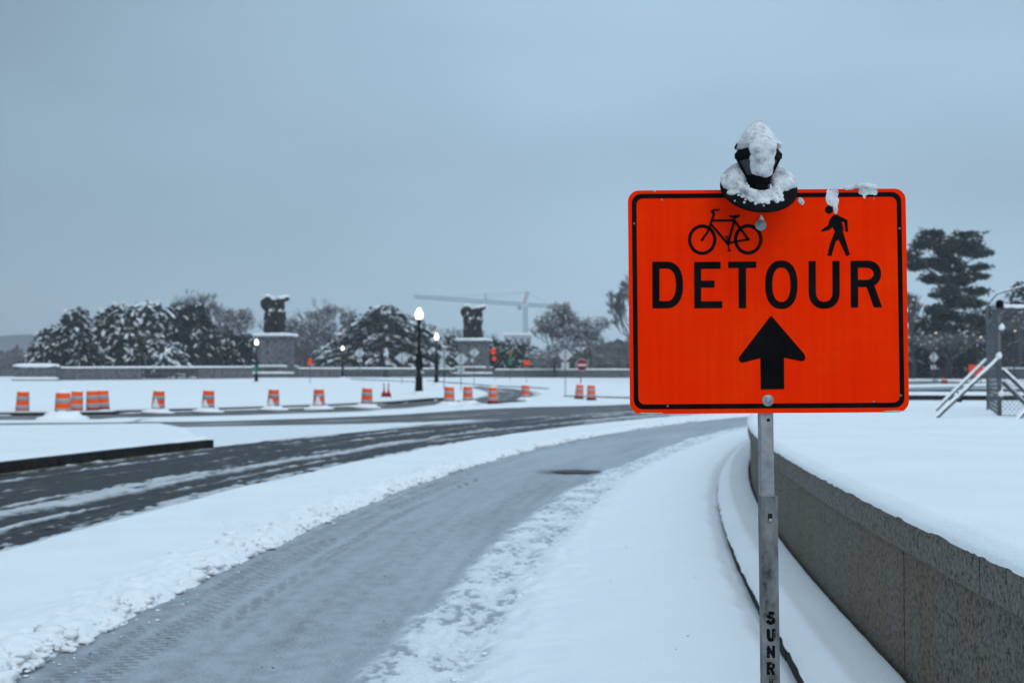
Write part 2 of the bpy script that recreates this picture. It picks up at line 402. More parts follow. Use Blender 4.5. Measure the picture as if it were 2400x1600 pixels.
def remeshed(name, parts, voxel, amp=0.0, nscale=1.0, blend=0.6):
    """(centre, (rx,ry,rz)) ellipsoids fused into one continuous skin (surface nets on a distance field)"""
    C = np.array([tuple(p[0]) for p in parts], float); RR3 = np.array([tuple(p[1]) for p in parts], float)
    pad = voxel * 2.5
    lo = (C - RR3).min(0) - pad; hi = (C + RR3).max(0) + pad
    N = np.ceil((hi - lo) / voxel).astype(int) + 1
    f = np.full(N, 1.0)
    ax = [lo[d] + voxel * np.arange(N[d]) for d in range(3)]
    for c, r in zip(C, RR3):
        i0 = np.maximum(np.floor((c - r * 1.5 - pad - lo) / voxel).astype(int), 0); i1 = np.minimum(np.ceil((c + r * 1.5 + pad - lo) / voxel).astype(int) + 1, N)
        q = sum((((ax[d][i0[d]:i1[d]] - c[d]) / r[d]) ** 2).reshape([-1 if k == d else 1 for k in range(3)]) for d in range(3))
        g = (np.sqrt(q) - 1) * r.min()
        sub = f[i0[0]:i1[0], i0[1]:i1[1], i0[2]:i1[2]]
        k = blend * r.min()
        h = np.clip(1 - np.abs(sub - g) / k, 0, 1)
        sub[...] = np.minimum(sub, g) - h * h * k * .25
    ins = f < 0
    n0, n1, n2 = N - 1
    cnt = np.zeros((n0, n1, n2), int); acc = np.zeros((n0, n1, n2, 3)); ec = np.zeros((n0, n1, n2))
    corn = [(a, b, c) for a in (0, 1) for b in (0, 1) for c in (0, 1)]
    sl = lambda o: (slice(o[0], o[0] + n0), slice(o[1], o[1] + n1), slice(o[2], o[2] + n2))
    for a in range(8):
        for b in range(a + 1, 8):
            A, B = corn[a], corn[b]
            if sum(abs(p - q) for p, q in zip(A, B)) != 1: continue
            fa, fb = f[sl(A)], f[sl(B)]
            m_ = (fa < 0) != (fb < 0)
            t = np.where(m_, fa / np.where(m_, fa - fb, 1), 0)
            ec += m_
            for d in range(3): acc[..., d] += np.where(m_, A[d] + t * (B[d] - A[d]), 0)
    act = ec > 0
    idx = np.full(act.shape, -1); idx[act] = np.arange(act.sum())
    cell = np.argwhere(act)
    V = lo + voxel * (cell + acc[act] / ec[act][:, None])
    F = []
    for d in range(3):
        e1, e2 = (d + 1) % 3, (d + 2) % 3
        a0 = [slice(1, N[k] - 1) for k in range(3)]; a0[d] = slice(0, N[d] - 1)
        b0 = list(a0); b0[d] = slice(1, N[d])
        sa, sb = ins[tuple(a0)], ins[tuple(b0)]
        for sgn in (0, 1):
            m_ = (sa & ~sb) if sgn == 0 else (~sa & sb)
            w_ = np.argwhere(m_)
            if not len(w_): continue
            base = w_.copy()
            for k in range(3):
                if k != d: base[:, k] += 1
            u1_ = np.zeros(3, int); u1_[e1] = 1; u2_ = np.zeros(3, int); u2_[e2] = 1
            q = [base - u1_ - u2_, base - u2_, base, base - u1_]
            qi = np.stack([idx[p[:, 0], p[:, 1], p[:, 2]] for p in q], -1)
            F.append(qi if sgn == 0 else qi[:, ::-1])
    F = np.concatenate(F)
    F = F[(F >= 0).all(1)]
    out = quads_mesh(name, V, F)
    if amp:
        nv = len(out.vertices); nr = np.zeros(nv * 3, np.float32); out.vertices.foreach_get('normal', nr); nr = nr.reshape(-1, 3)
        co = np.zeros(nv * 3, np.float32); out.vertices.foreach_get('co', co); co = co.reshape(-1, 3)
        d = np.array([mnoise.noise(Vector(c)) + .5 * mnoise.noise(Vector(c * 2.3)) + .25 * mnoise.noise(Vector(c * 5.1)) for c in co * nscale])
        co = co + nr * (d * amp)[:, None]
        out.vertices.foreach_set('co', co.astype(np.float32).ravel()); out.update()
    out.polygons.foreach_set('use_smooth', [True] * len(out.polygons))
    return out
def capsule(a, b, r0, r1, n=6):
    a, b = Vector(a), Vector(b)
    return [(a.lerp(b, i / (n - 1)), (r0 + (r1 - r0) * i / (n - 1),) * 3) for i in range(n)]
def snow_on(me, name, thr, thick):
    """a layer of snow lying on the upward faces of a mesh"""
    bm = bmesh.new(); bm.from_mesh(me); bm.normal_update()
    bmesh.ops.delete(bm, geom=[f for f in bm.faces if f.normal.z < thr], context='FACES')
    r = bmesh.ops.extrude_face_region(bm, geom=list(bm.faces))
    top = [g for g in r['geom'] if isinstance(g, bmesh.types.BMVert)]
    for v in top: v.co.z += thick * (.7 + .6 * random.random())
    bmesh.ops.smooth_vert(bm, verts=top, factor=.5, use_axis_x=True, use_axis_y=True, use_axis_z=True)
    bmesh.ops.recalc_face_normals(bm, faces=list(bm.faces))
    out = bpy.data.meshes.new(name); bm.to_mesh(out); bm.free()
    out.polygons.foreach_set('use_smooth', [True] * len(out.polygons))
    return out

def steps(y0, y1, lo, k):
    out = [y0]
    while out[-1] < y1: out.append(out[-1] + max(lo, k * max(out[-1], 0)))
    return np.array(out)
def polyline(pts, n):
    """resample a polyline by arc length"""
    p = np.array([[q[0], q[1]] for q in pts], float)
    # catmull-rom smoothing
    q = np.vstack([2 * p[0] - p[1], p, 2 * p[-1] - p[-2]]); out = []
    for i in range(1, len(q) - 2):
        for t in np.linspace(0, 1, 12, endpoint=False):
            a, b, c, d = q[i - 1], q[i], q[i + 1], q[i + 2]
            out.append(.5 * ((2 * b) + (c - a) * t + (2 * a - 5 * b + 4 * c - d) * t * t + (3 * b - a - 3 * c + d) * t ** 3))
    out.append(p[-1]); out = np.array(out)
    s = np.r_[0, np.cumsum(np.hypot(*np.diff(out, axis=0).T))]
    t = np.linspace(0, s[-1], n)
    return np.stack([np.interp(t, s, out[:, 0]), np.interp(t, s, out[:, 1])], -1)

# ================================================================== LARGE STRUCTURE
# ---- radial layout about the circle centre
R_WALL, R_KERB, R_TROD, R_PATH0, R_PATH1, R_ROAD0, R_ROAD1 = RW, RW + .44, 110.25, 110.95, 112.7, 115.05, 120.1
ARC = steps(-3.0, 100.0, .032, .0036) / 112.0           # angles
S_ALONG = ARC * 112.0
def rgrid(r0, r1, n, arc=ARC):
    rr = np.linspace(r0, r1, n)
    A, RR = np.meshgrid(arc, rr, indexing='ij')
    x, y = polar(RR, A)
    return x, y, RR, A * 112.0

# near polylines that bound the far road, the drum ridge and the far kerb (read on the terrain)
NEAR_A = [(-60, 30), (-16, 40), (-10.2, 41.4), (-4.2, 44.6), (-.3, 50.3), (4, 58), (10, 68), (20.5, 82), (40, 104)]
def gp(*pp): return [G(a, b) for a, b in pp]
FAR_B = [(-60, 39)] + [tuple(v[:2]) for v in gp((0, 993), (300, 990), (550, 987), (900, 974), (1200, 956), (1469, 948))] + [(18, 100), (40, 122)]
RID_D = [(-60, 42)] + [tuple(v[:2]) for v in gp((0, 986), (300, 980), (550, 974), (900, 961), (1200, 944), (1469, 938))] + [(22, 112), (44, 132)]
KERB_E = [(-62, 50)] + [tuple(v[:2]) for v in gp((0, 974), (300, 968), (550, 961), (800, 952), (950, 944), (1060, 938))]

# ground sheet: snowfield with the roads sunk out of it
gx = np.unique(np.r_[np.linspace(-1500, -120, 24), np.linspace(-120, -40, 41), np.arange(-40, 40, .7), np.linspace(40, 120, 41), np.linspace(120, 1500, 24)])
gy = np.unique(np.r_[np.linspace(-60, 0, 13), np.arange(0, 100, .7), np.linspace(100, 240, 71), np.linspace(240, 2600, 40)])
GX, GY = np.meshgrid(gx, gy, indexing='ij')
gz = T(GX, GY) + .05 + .10 * (fbm(GX * .05, GY * .05, 3) - .5) * smooth(60, 90, GY) + .03 * (fbm(GX * .4, GY * .4, 3) - .5)
rr_ = np.hypot(GX - WX, GY - WY)
yb = np.interp(GX, [p[0] for p in KERB_E], [p[1] for p in KERB_E])
yb = np.where(GX > KERB_E[-1][0], np.interp(GX, [p[0] for p in RID_D], [p[1] for p in RID_D]), yb)
sink = 1 - smooth(-1.2, -.4, GY - yb)
gz = gz - .45 * np.maximum(sink, (rr_ < R_WALL - 2) * (GY < 50) * smooth(50, 48, GY))
ground = link('ground', grid_mesh('ground', GX, GY, gz), 'snow_far')
tag(ground, kind='structure')

# ---- near road: wet lanes with slush ridges
x, y, RR, SS = rgrid(R_ROAD0 - .12, R_ROAD1 + .05, 120)
w = (RR - R_ROAD0) / (R_ROAD1 - R_ROAD0) + .05 * (fbm(SS * .08, RR * 0, 3, sd=3) - .5)
def band(c, h): return np.exp(-((w - c) / h) ** 2)
cov = .05 + .56 * band(.31, .08) + .40 * band(.16, .016) + .30 * band(.62, .018) + .30 * band(.80, .016) + .30 * band(.94, .02) + .45 * smooth(.08, -.03, w)
st = fbm(RR * 7, SS * .30, 4, sd=11); st2 = fbm(RR * 3, SS * 2.2, 4, sd=23)
st3 = fbm(RR * 16, SS * .22, 3, sd=91)
st4 = fbm(RR * 9, SS * 5, 3, sd=95)
cov = cov + (st - .5) * 1.15 + (st2 - .5) * .5 + (st3 - .5) * .6 + (st4 - .5) * .4 + .25 * smooth(.16, .02, w) * (st4 > .5)
cov *= 1 - .25 * smooth(20, 60, SS)
cov += .28 * smooth(34, 60, SS)
cov = np.clip(cov, 0, 1)
z = T(x, y) + .008 + .045 * smooth(.25, .8, cov) * (.6 + .8 * fbm(RR * 9, SS * 5, 3, sd=5))
tag(link('road', grid_mesh('road', x, y, z, cov, (RR, SS)), 'road'), kind='structure')

# ---- far road band
A = polyline(NEAR_A, 260); B = polyline(FAR_B, 260)
t = np.linspace(0, 1, 30)[None, :]
x = A[:, :1] * (1 - t) + B[:, :1] * t; y = A[:, 1:] * (1 - t) + B[:, 1:] * t
s_ = np.r_[0, np.cumsum(np.hypot(*np.diff(A, axis=0).T))][:, None] + 0 * t
tt = t * 8.0 + 0 * s_
cov = .08 + .25 * np.exp(-((t - .5) / .10) ** 2) + .3 * smooth(.9, 1, t) + .2 * smooth(.08, 0, t) + .9 * (fbm(tt * 1.6, s_ * .12, 4, sd=4) - .5) + .5 * (fbm(tt * 1.5, s_ * .8, 3, sd=8) - .5)
cov = np.clip(cov, 0, 1)
tag(link('far_road', grid_mesh('far_road', x, y, T(x, y) + .012 + .03 * cov, cov, (tt, s_)), 'far_road'), kind='structure')

# ---- snow ridge on which the drums stand
Dp = polyline(RID_D, 260); B2 = polyline(FAR_B, 260)
t = np.linspace(-.05, 1.05, 22)[None, :]
x = B2[:, :1] * (1 - t) + Dp[:, :1] * t; y = B2[:, 1:] * (1 - t) + Dp[:, 1:] * t
jag = .10 * (fbm(x * .8, y * .8, 3, sd=2) - .5)
prof = smooth(-.05, .22, t + jag) * smooth(1.05, .75, t + jag)
z = T(x, y) + .005 + (.03 + .05 * fbm(x * .5, y * .5, 3, sd=6)) * prof
tag(link('snow_ridge', grid_mesh('snow_ridge', x, y, z), 'snow_far'), kind='structure')

# ---- strip of lane behind the drums
E = polyline(KERB_E, 200)
Dc = polyline([p for p in RID_D if p[0] <= 1.5], 200)
t = np.linspace(-.04, 1.0, 14)[None, :]
x = Dc[:, :1] * (1 - t) + E[:, :1] * t; y = Dc[:, 1:] * (1 - t) + E[:, 1:] * t
s_ = np.arange(200)[:, None] * .45 + 0 * t
cov = np.clip(.14 + .25 * smooth(.2, 0, t) + .15 * np.exp(-((t - .55) / .12) ** 2) + 1.1 * (fbm(x * .3, y * .8, 4, sd=9) - .5), 0, 1)
tag(link('back_lane', grid_mesh('back_lane', x, y, T(x, y) + .012, cov, (t * 6 + 0 * s_, s_)), 'far_road'), kind='structure')

# ---- side road that turns off behind the drums
le = polyline(gp((1060, 945), (1105, 938), (1140, 927), (1135, 918), (1105, 909)), 70)
re_ = polyline(gp((1235, 942), (1232, 935), (1268, 924), (1215, 914), (1125, 907)), 70)
t = np.linspace(0, 1, 16)[None, :]
x = le[:, :1] * (1 - t) + re_[:, :1] * t; y = le[:, 1:] * (1 - t) + re_[:, 1:] * t
s_ = np.arange(70)[:, None] * .5 + 0 * t
cov = np.clip(.25 + .5 * smooth(.1, 0, t) + .5 * smooth(.8, 1, t) + 1.0 * (fbm(t * 8, s_ * .2, 4, sd=31) - .5), 0, 1)
tag(link('side_road', grid_mesh('side_road', x, y, T(x, y) + .11, cov, (t * 8 + 0 * s_, s_)), 'far_road'), kind='structure')

# ---- verge: thick clean snow between road and path, lumpy along the path
x, y, RR, SS = rgrid(R_PATH1 - .22, R_ROAD0 + .16, 110)
dpath = RR - R_PATH1 - .10 * (fbm(SS * .8, RR * 0 + 2, 4, sd=1) - .5) - .09 * (fbm(SS * 4, RR * 0 + 5, 3, sd=7) - .5)
droad = R_ROAD0 - RR - .22 * (fbm(SS * .5, RR * 0 + 8, 4, sd=3) - .5)
lump = np.abs(fbm(RR * 5, SS * 5, 3, sd=13) - .5) * 2
lump2 = fbm(RR * 11, SS * 11, 3, sd=19)
edge = smooth(.95, .05, dpath)
h = .085 + .02 * (fbm(RR * .6, SS * .6, 3, sd=2) - .5) + .012 * (fbm(RR * 3, SS * 3, 3, sd=29) - .5)
lump3 = fbm(RR * 24, SS * 24, 2, sd=83)
h = h + edge * (.085 * (lump - .22) + .06 * (lump2 - .5) + .03 * (lump3 - .5) + .025)
z = -.02 + (h + .02) * smooth(-.05, .10, dpath) * (.35 + .65 * smooth(-.03, .24, dpath)) * smooth(-.08, .2, droad)
tag(link('snow_verge', grid_mesh('snow_verge', x, y, T(x, y) + z), 'snow'), kind='structure')

# ---- cleared path
x, y, RR, SS = rgrid(R_PATH0 - 1.5, R_PATH1 + .1, 130)
u = (RR - R_PATH0) / (R_PATH1 - R_PATH0)
cov = .66 + .35 * (fbm(RR * 1.2, SS * .2, 3, sd=3) - .5) + .26 * (fbm(RR * 9, SS * .35, 4, sd=17) - .5) + .34 * (fbm(RR * 14, SS * 9, 3, sd=37) - .5)
def tread(rc, wd, ph, per):
    bandm = np.exp(-((RR - rc - .05 * (fbm(SS * .15, RR * 0, 2, sd=rc) - .5)) / wd) ** 4)
    lug = np.sin((SS + .35 * (RR - rc)) * 2 * math.pi / per + ph)
    return bandm * smooth(.15, .8, lug) * smooth(.38, .6, fbm(SS * .55, RR * 2, 3, sd=rc * 3))
tr = tread(112.30, .10, 0, .085) + tread(112.05, .06, 1.3, .07) * .8 + tread(112.52, .05, 2, .08)
tr *= smooth(22, 14, SS)
cov = cov - 1.0 * np.clip(tr, 0, 1) - .25 * smooth(112.2, 112.62, RR) * fbm(RR * 12, SS * 3, 3, sd=41)
# the bare wet patch
pp = G(1350, 1107)
patch = np.exp(-(((x - pp.x) / .55) ** 4 + ((y - pp.y) / .42) ** 2))
cov = np.clip(cov, 0, 1) - 1.2 * patch
z = T(x, y) + .012 + .012 * (fbm(RR * 3, SS * 1.0, 3, sd=3) - .5) + .006 * (fbm(RR * 14, SS * 14, 3, sd=33) - .5) - .014 * np.clip(tr, 0, 1) - .035 * patch
tag(link('path', grid_mesh('path', x, y, z, np.clip(cov, 0, 1), (RR, SS)), 'path'), kind='structure')

M['wet'] = simple('bare_wet_asphalt', (.03, .03, .032), .5, 0, .4, 12, .3, 60)
wa = np.linspace(0, 2 * math.pi, 40); wr_ = np.linspace(0, 1, 5)
WA, WR_ = np.meshgrid(wa, wr_, indexing='ij')
wj = 1 + .5 * (fbm(np.cos(WA) * 2 + 5, np.sin(WA) * 2 + 5, 3, sd=12) - .5)
wxx, wyy = pp.x + .56 * WR_ * wj * np.cos(WA), pp.y + .48 * WR_ * wj * np.sin(WA) ** 3 * .9
wzz = T(wxx, wyy) + .022 - .004 * WR_
tag(link('bare_patch', grid_mesh('bare_patch', wxx, wyy, wzz), 'wet'), kind='structure')

# ---- pavement: trodden strip, then clean snow up to the kerb
yv = steps(-3.0, 62.0, .032, .0036); tq = np.linspace(0, 1, 120)
xk = WX - np.sqrt((R_KERB - .05) ** 2 - (yv - WY) ** 2); xp = CX - np.sqrt((R_PATH0 + .25) ** 2 - (yv - CY) ** 2)
x = xk[:, None] * (1 - tq) + xp[:, None] * tq; y = yv[:, None] + 0 * tq
RR = np.hypot(x - CX, y - CY); SS = np.arcsin((y - CY) / RR) * 112.0; RK = np.hypot(x - WX, y - WY)
slope = .045 * np.clip(SS - 5, 0, 20)
d = R_PATH0 - slope - RR + .35 * (fbm(SS * .5, RR * 0, 4, sd=5) - .5) + .12 * (fbm(SS * 3, RR * 3, 3, sd=6) - .5)
inner = R_TROD - slope + .35 * (fbm(SS * .3, RR * 0, 3, sd=15) - .5)
trod = smooth(0, .12, d) * smooth(inner - .12, inner + .12, RR)
n1 = fbm(RR * 26, SS * 14, 3, sd=21); n2 = fbm(RR * 5, SS * 3, 3, sd=25)
cov = np.where(d > 0, 1.0, 1.0) * smooth(-.05, .14, d)
cov = cov - trod * (.60 * smooth(.46, .64, n1) * smooth(.3, .6, n2) + .30 * (n2 - .3) + .22)
lump = np.abs(fbm(RR * 5, SS * 5, 3, sd=43) - .5) * 2
edge = np.exp(-((RR - inner + .12) / .30) ** 2)
clean = smooth(inner + .16, inner - .22, RR)
h = .012 + smooth(-.02, .2, d) * .026 + clean * .085 + trod * -.045 * (n1 - .5) + edge * (.045 * (lump - .3) + .02 * (fbm(RR * 12, SS * 12, 3, sd=47) - .5)) + .012 * (fbm(RR * 1.1, SS * .7, 3, sd=51) - .5) + .03 * (fbm(RR * 2.6, SS * 2.0, 4, sd=53) - .5) * clean
h += .008 * (fbm(RR * 5, SS * 5, 3, sd=61) - .5) * clean
h -= .085 * smooth(R_KERB + .20, R_KERB + .015, RK + .09 * (fbm(SS * 2.2, RR * 0, 4, sd=77) - .5))
h += .02 * smooth(-.02, -.2, d) * -1
# a faint line of foot marks close to the trodden strip
tag(link('pavement', grid_mesh('pavement', x, y, T(x, y) + h, np.clip(cov, 0, 1), (RR, SS)), 'sidewalk'), kind='structure')

# ---- kerb ledge along the foot of the wall: kerb stones below, soft snow above
ledge = empty('stone_ledge', (*wpolar(R_KERB, .05), 0), 'low curved stone kerb ledge along the foot of the retaining wall', 'kerb')
def arc_block(r0, r1, a0, a1, z0, z1, n=4, bev=.0, pol=None):
    pol = pol or wpolar
    V = []; F = []
    aa = np.linspace(a0, a1, n + 1)
    for a in aa:
        for r, zz in ((r0, z0), (r1, z0), (r1, z1 - bev), (r1 - bev, z1), (r0, z1)):
            px_, py_ = pol(r, a); V.append((px_, py_, zz))
    for i in range(n):
        for k in range(5):
            j = (k + 1) % 5
            F.append((i * 5 + k, i * 5 + j, (i + 1) * 5 + j, (i + 1) * 5 + k))
    F.append((4, 3, 2, 1, 0)); o = n * 5; F.append((o, o + 1, o + 2, o + 3, o + 4))
    me = bpy.data.meshes.new('b'); me.from_pydata(V, [], F); me.update()
    bm = bmesh.new(); bm.from_mesh(me); bmesh.ops.recalc_face_normals(bm, faces=list(bm.faces)); bm.to_mesh(me); bm.free()
    return me
def to_parent(o, par):
    o.parent = par; o.matrix_parent_inverse = par.matrix_basis.inverted()
STONE = 1.52 / R_KERB
for k in range(35):
    a0 = .004 + k * STONE
    o = link('kerb_stone', arc_block(R_KERB - .30, R_KERB + random.uniform(-.004, .006), a0 + .00008, a0 + STONE - .00008, -.1, .125, 4, .015), 'kerb'); to_parent(o, ledge)
ARCW = (steps(-3.0, 48.0, .032, .0036) - WY) / RW
AW, RR = np.meshgrid(ARCW, np.linspace(R_WALL + .03, R_KERB + .012, 26), indexing='ij'); SS = AW * RW
RR = RR + .03 * (fbm(SS * 3.1, RR * 0, 4, sd=88) - .5) * smooth(R_KERB - .1, R_KERB, RR)
x, y = wpolar(RR, AW)
q = (RR - R_WALL) / (R_KERB - R_WALL)
z = .13 + .075 * np.sqrt(np.clip((1.02 - q) / .28, 0, 1)) - .018 * smooth(.12, 0, q) + .025 * np.exp(-((q - .72) / .16) ** 2) + .01 * (fbm(SS * .7, RR * 2, 3, sd=71) - .5) + .01 * (fbm(SS * 6, RR * 6, 2, sd=72) - .5) * smooth(.2, 0, q)
o = link('snow_layer', grid_mesh('ledge_snow', x, y, z), 'snow'); to_parent(o, ledge)

# ---- retaining wall: panels below, coping stones above
wall = empty('retaining_wall', (*wpolar(R_WALL, .05), 0), 'curved speckled stone retaining wall behind the detour sign', 'wall')
WTOP = .965
PAN = 2.42 / R_WALL; COP = 1.61 / R_WALL
for k in range(22):
    a0 = .004 + k * PAN
    o = link('wall_panel', arc_block(R_WALL - .32, R_WALL + random.uniform(-.003, .002), a0 + .00006, a0 + PAN - .00006, -.15, WTOP - .17, 6), 'granite'); to_parent(o, wall)
for k in range(33):
    a0 = .006 + k * COP
    o = link('coping_stone', arc_block(R_WALL - .34, R_WALL + .034 + random.uniform(-.003, .003), a0 + .00004, a0 + COP - .00004, WTOP - .165, WTOP, 5, .012), 'coping'); to_parent(o, wall)

# ---- raised lawn behind the wall
rr2 = R_WALL + .046 - np.r_[0, np.cumsum(np.geomspace(.012, 2.4, 70))]
arc2 = (steps(-3.0, 62.0, .03, .005) - WY) / RW
A2, R2 = np.meshgrid(arc2, rr2, indexing='ij')
R2 = R2 + .007 * (fbm(A2 * RW * 11, R2 * 0, 3, sd=3) - .5) * smooth(R_WALL - .25, R_WALL, R2)
x, y = wpolar(R2, A2)
dd = R_WALL + .046 - R2
z = WTOP - .02 + .055 * np.sqrt(np.clip(dd / .10, 0, 1)) + .02 * smooth(.1, 1.2, dd) - .02 * smooth(1.5, 8, dd) + .05 * (fbm(x * .35, y * .5, 4, sd=5) - .5) * smooth(.3, 3, dd) + .012 * (fbm(x * 2, y * 3, 3, sd=8) - .5) * smooth(.1, .5, dd)
z = z - .26 * smooth(30, 50, y)
z = np.where(y > 50.2, z - 1.2, z)
tag(link('lawn', grid_mesh('lawn', x, y, z), 'snow'), kind='structure')

# ---- traffic island with its dark kerb
nose = (29.3 - 0) / 1.0
aN = math.asin((29.6 - CY) / R_ROAD1)
ai = np.linspace(-.12, aN, 120)
inx, iny = polar(R_ROAD1 + .16, ai)
outp = polyline([(-60, 29.9), (-40, 34.6), (-16, 39.9), (-10.6, 41.2)], 120)
t = np.linspace(0, 1, 60)[None, :]
x = inx[:, None] * (1 - t) + outp[:, :1] * t; y = iny[:, None] * (1 - t) + outp[:, 1:] * t
z = T(x, y) + .21 + .05 * smooth(0, .05, t) - .02 + .03 * (fbm(x * .4, y * .4, 3, sd=4) - .5) - .24 * smooth(.86, 1.0, t) - .05 * smooth(.02, 0, t)
z = z - .15 * smooth(aN - .006, aN, ai)[:, None] * smooth(.04, .3, t)
island = tag(link('traffic_island', grid_mesh('traffic_island', x, y, z), 'snow'), kind='structure')
n_i = 26
ia = np.linspace(-.12, aN, n_i + 1)
for k in range(n_i):
    me = arc_block(R_ROAD1, R_ROAD1 + .2, ia[k] + .00003, ia[k + 1] - .00003, -.1, .195 + random.uniform(-.006, .004), 3, pol=polar)
    o = link('kerb_stone', me, 'kerb', island)
M['yline'] = simple('worn_yellow_paint', (.20, .16, .07), .8, 0, .5, 9)
ya = np.linspace(-.1, aN - .01, 90); YA, YR = np.meshgrid(ya, np.array([R_ROAD1 - .26, R_ROAD1 - .16]), indexing='ij')
yx, yy_ = polar(YR, YA)
tag(link('lane_line', grid_mesh('lane_line', yx, yy_, T(yx, yy_) + .034), 'yline'), kind='structure')
# wedge of thin slush past the nose of the island
aw = np.linspace(aN - .02, .46, 110)
wx, wy = polar(R_ROAD1 + .02, aw)
ow = polyline([(-11.2, 41.0), (-7, 42.7), (-4.2, 44.5), (-.3, 50.2), (1.0, 53.3)], 110)
t = np.linspace(0, 1, 50)[None, :]
x = wx[:, None] * (1 - t) + ow[:, :1] * t; y = wy[:, None] * (1 - t) + ow[:, 1:] * t
ss = (aw * 112)[:, None] + 0 * t
rq = np.hypot(x - CX, y - CY)
fr = (ss - ss[0, 0]) / (ss[-1, 0] - ss[0, 0])
cov = np.clip(1.12 - .75 * smooth(.25, 1, fr) - .35 * smooth(.3, 0, t) * smooth(.0, .25, fr) + .9 * (fbm(rq * 4, ss * .25, 4, sd=5) - .5) * smooth(.05, .4, fr), 0, 1)
z = T(x, y) + .018 + .06 * cov * (1 - .6 * smooth(.4, 1, fr)) * smooth(0, .08, t) * smooth(1, .94, t)
tag(link('slush_wedge', grid_mesh('slush_wedge', x, y, z, cov, (rq, ss)), 'wedge'), kind='structure')

# ---- far kerbs: dark faces along lanes
def kerb_line(pts, label, h=.12, wd=.25, n=40, lift=0.0, snow=True, group=None, seg=8):
    p = polyline(pts, n)
    mid = p[n // 2]
    root = empty('kerb', (mid[0], mid[1], float(T(*mid))), label, 'kerb', group)
    nrm = np.gradient(p, axis=0); nrm = nrm / np.hypot(nrm[:, 0], nrm[:, 1])[:, None]; nrm = np.stack([-nrm[:, 1], nrm[:, 0]], -1)
    def strip(i0, i1, off0, off1, z0, z1):
        mb = MB()
        V = []; F = []
        for i in range(i0, i1 + 1):
            zt = float(T(*p[i])) + lift
            a = p[i] + nrm[i] * off0; b = p[i] + nrm[i] * off1
            V += [(a[0], a[1], zt + z0), (b[0], b[1], zt + z0), (b[0], b[1], zt + z1), (a[0], a[1], zt + z1)]
        m = i1 - i0
        for i in range(m):
            for k in range(4):
                j = (k + 1) % 4; F.append((i * 4 + k, (i + 1) * 4 + k, (i + 1) * 4 + j, i * 4 + j))
        F += [(0, 1, 2, 3), (m * 4 + 3, m * 4 + 2, m * 4 + 1, m * 4)]
        mb.add(V, F); return mb
    k = max(1, n // seg)
    for i in range(0, n - 1, k):
        o = strip(i, min(i + k, n - 1), 0, wd, -.1, h).build('kerb_stone', 'kerb'); to_parent(o, root)
    if snow:
        o = strip(0, n - 1, .06, wd + .5, h - .03, h + .05).build('snow_layer', 'snow_far'); to_parent(o, root)
    return root
kerb_line(KERB_E, 'long dark kerb behind the orange drums on the left', .13, .3, 90, seg=24)
kerb_line(gp((1320, 931), (1400, 933), (1476, 935), (1560, 936)), 'short dark kerb just right of the rightmost pair of drums', .1, .3, 20, lift=.02)
kerb_line(gp((1000, 893), (1070, 899), (1135, 904), (1210, 908), (1280, 912)), 'thin kerb line running below the right statue pedestal', .05, .3, 24, lift=.05)
kerb_line(gp((822, 890), (900, 893), (985, 897)), 'thin kerb line between two statues left of the tallest lamp', .05, .3, 20, lift=.05)

# ---- low dark wall at the back of the lawn
lw = empty('low_stone_wall', (24, 50.3, .7), 'low dark stone wall with snow on top behind the fence braces', 'wall')
for k in range(16):
    x0 = 13.6 + k * 1.9
    o = MB().box(x0 + .006, x0 + 1.894, 50.0, 50.5, .2, .955).build('wall_block', 'kerb'); to_parent(o, lw)
me = MB()
xs = np.linspace(13.5, 44.2, 60); tt = np.linspace(0, 1, 8)
XX, TT = np.meshgrid(xs, tt, indexing='ij')
zz = .95 + .13 * np.sqrt(np.clip(np.minimum(TT, 1 - TT) * 5, 0, 1)) + .03 * (fbm(XX * .8, TT * 3, 3) - .5)
o = link('snow_layer', grid_mesh('lw_snow', XX, 49.96 + TT * 2.2, zz), 'snow_far'); to_parent(o, lw)

# ================================================================== THE DETOUR SIGN
SY = 3.5
SGN = empty('detour_sign', P(1800, 1700, SY) * 1, 'large orange DETOUR sign with bicycle, pedestrian and arrow on a steel post', 'sign')
SGN.location = (P(1802, 800, SY).x, SY, .07)
u1 = .762 / 656.0                                        # metres per photograph pixel on the sign plane
sc = P(1800, 705.5, SY)
def zs5(x5, y5): return ((x5 - 1178 - (y5 - 1463) * 13 / 1771) / 3.36 * u1, -(y5 - 1463) / 3.36 * u1)
def zs6(x6, y6): return zs5(x6, y6 + 310 * 3.36)
ROLL = Matrix.Rotation(-.0073, 4, 'Y')
FRAME = Matrix.Translation(sc) @ ROLL                     # sign plane: x right, z up, -y towards the camera
def place(o, sub=None):
    par = sub or SGN
    o.parent = SGN if sub is None else sub
    if sub is None:
        o.matrix_parent_inverse = SGN.matrix_basis.inverted(); o.matrix_basis = FRAME
    return o
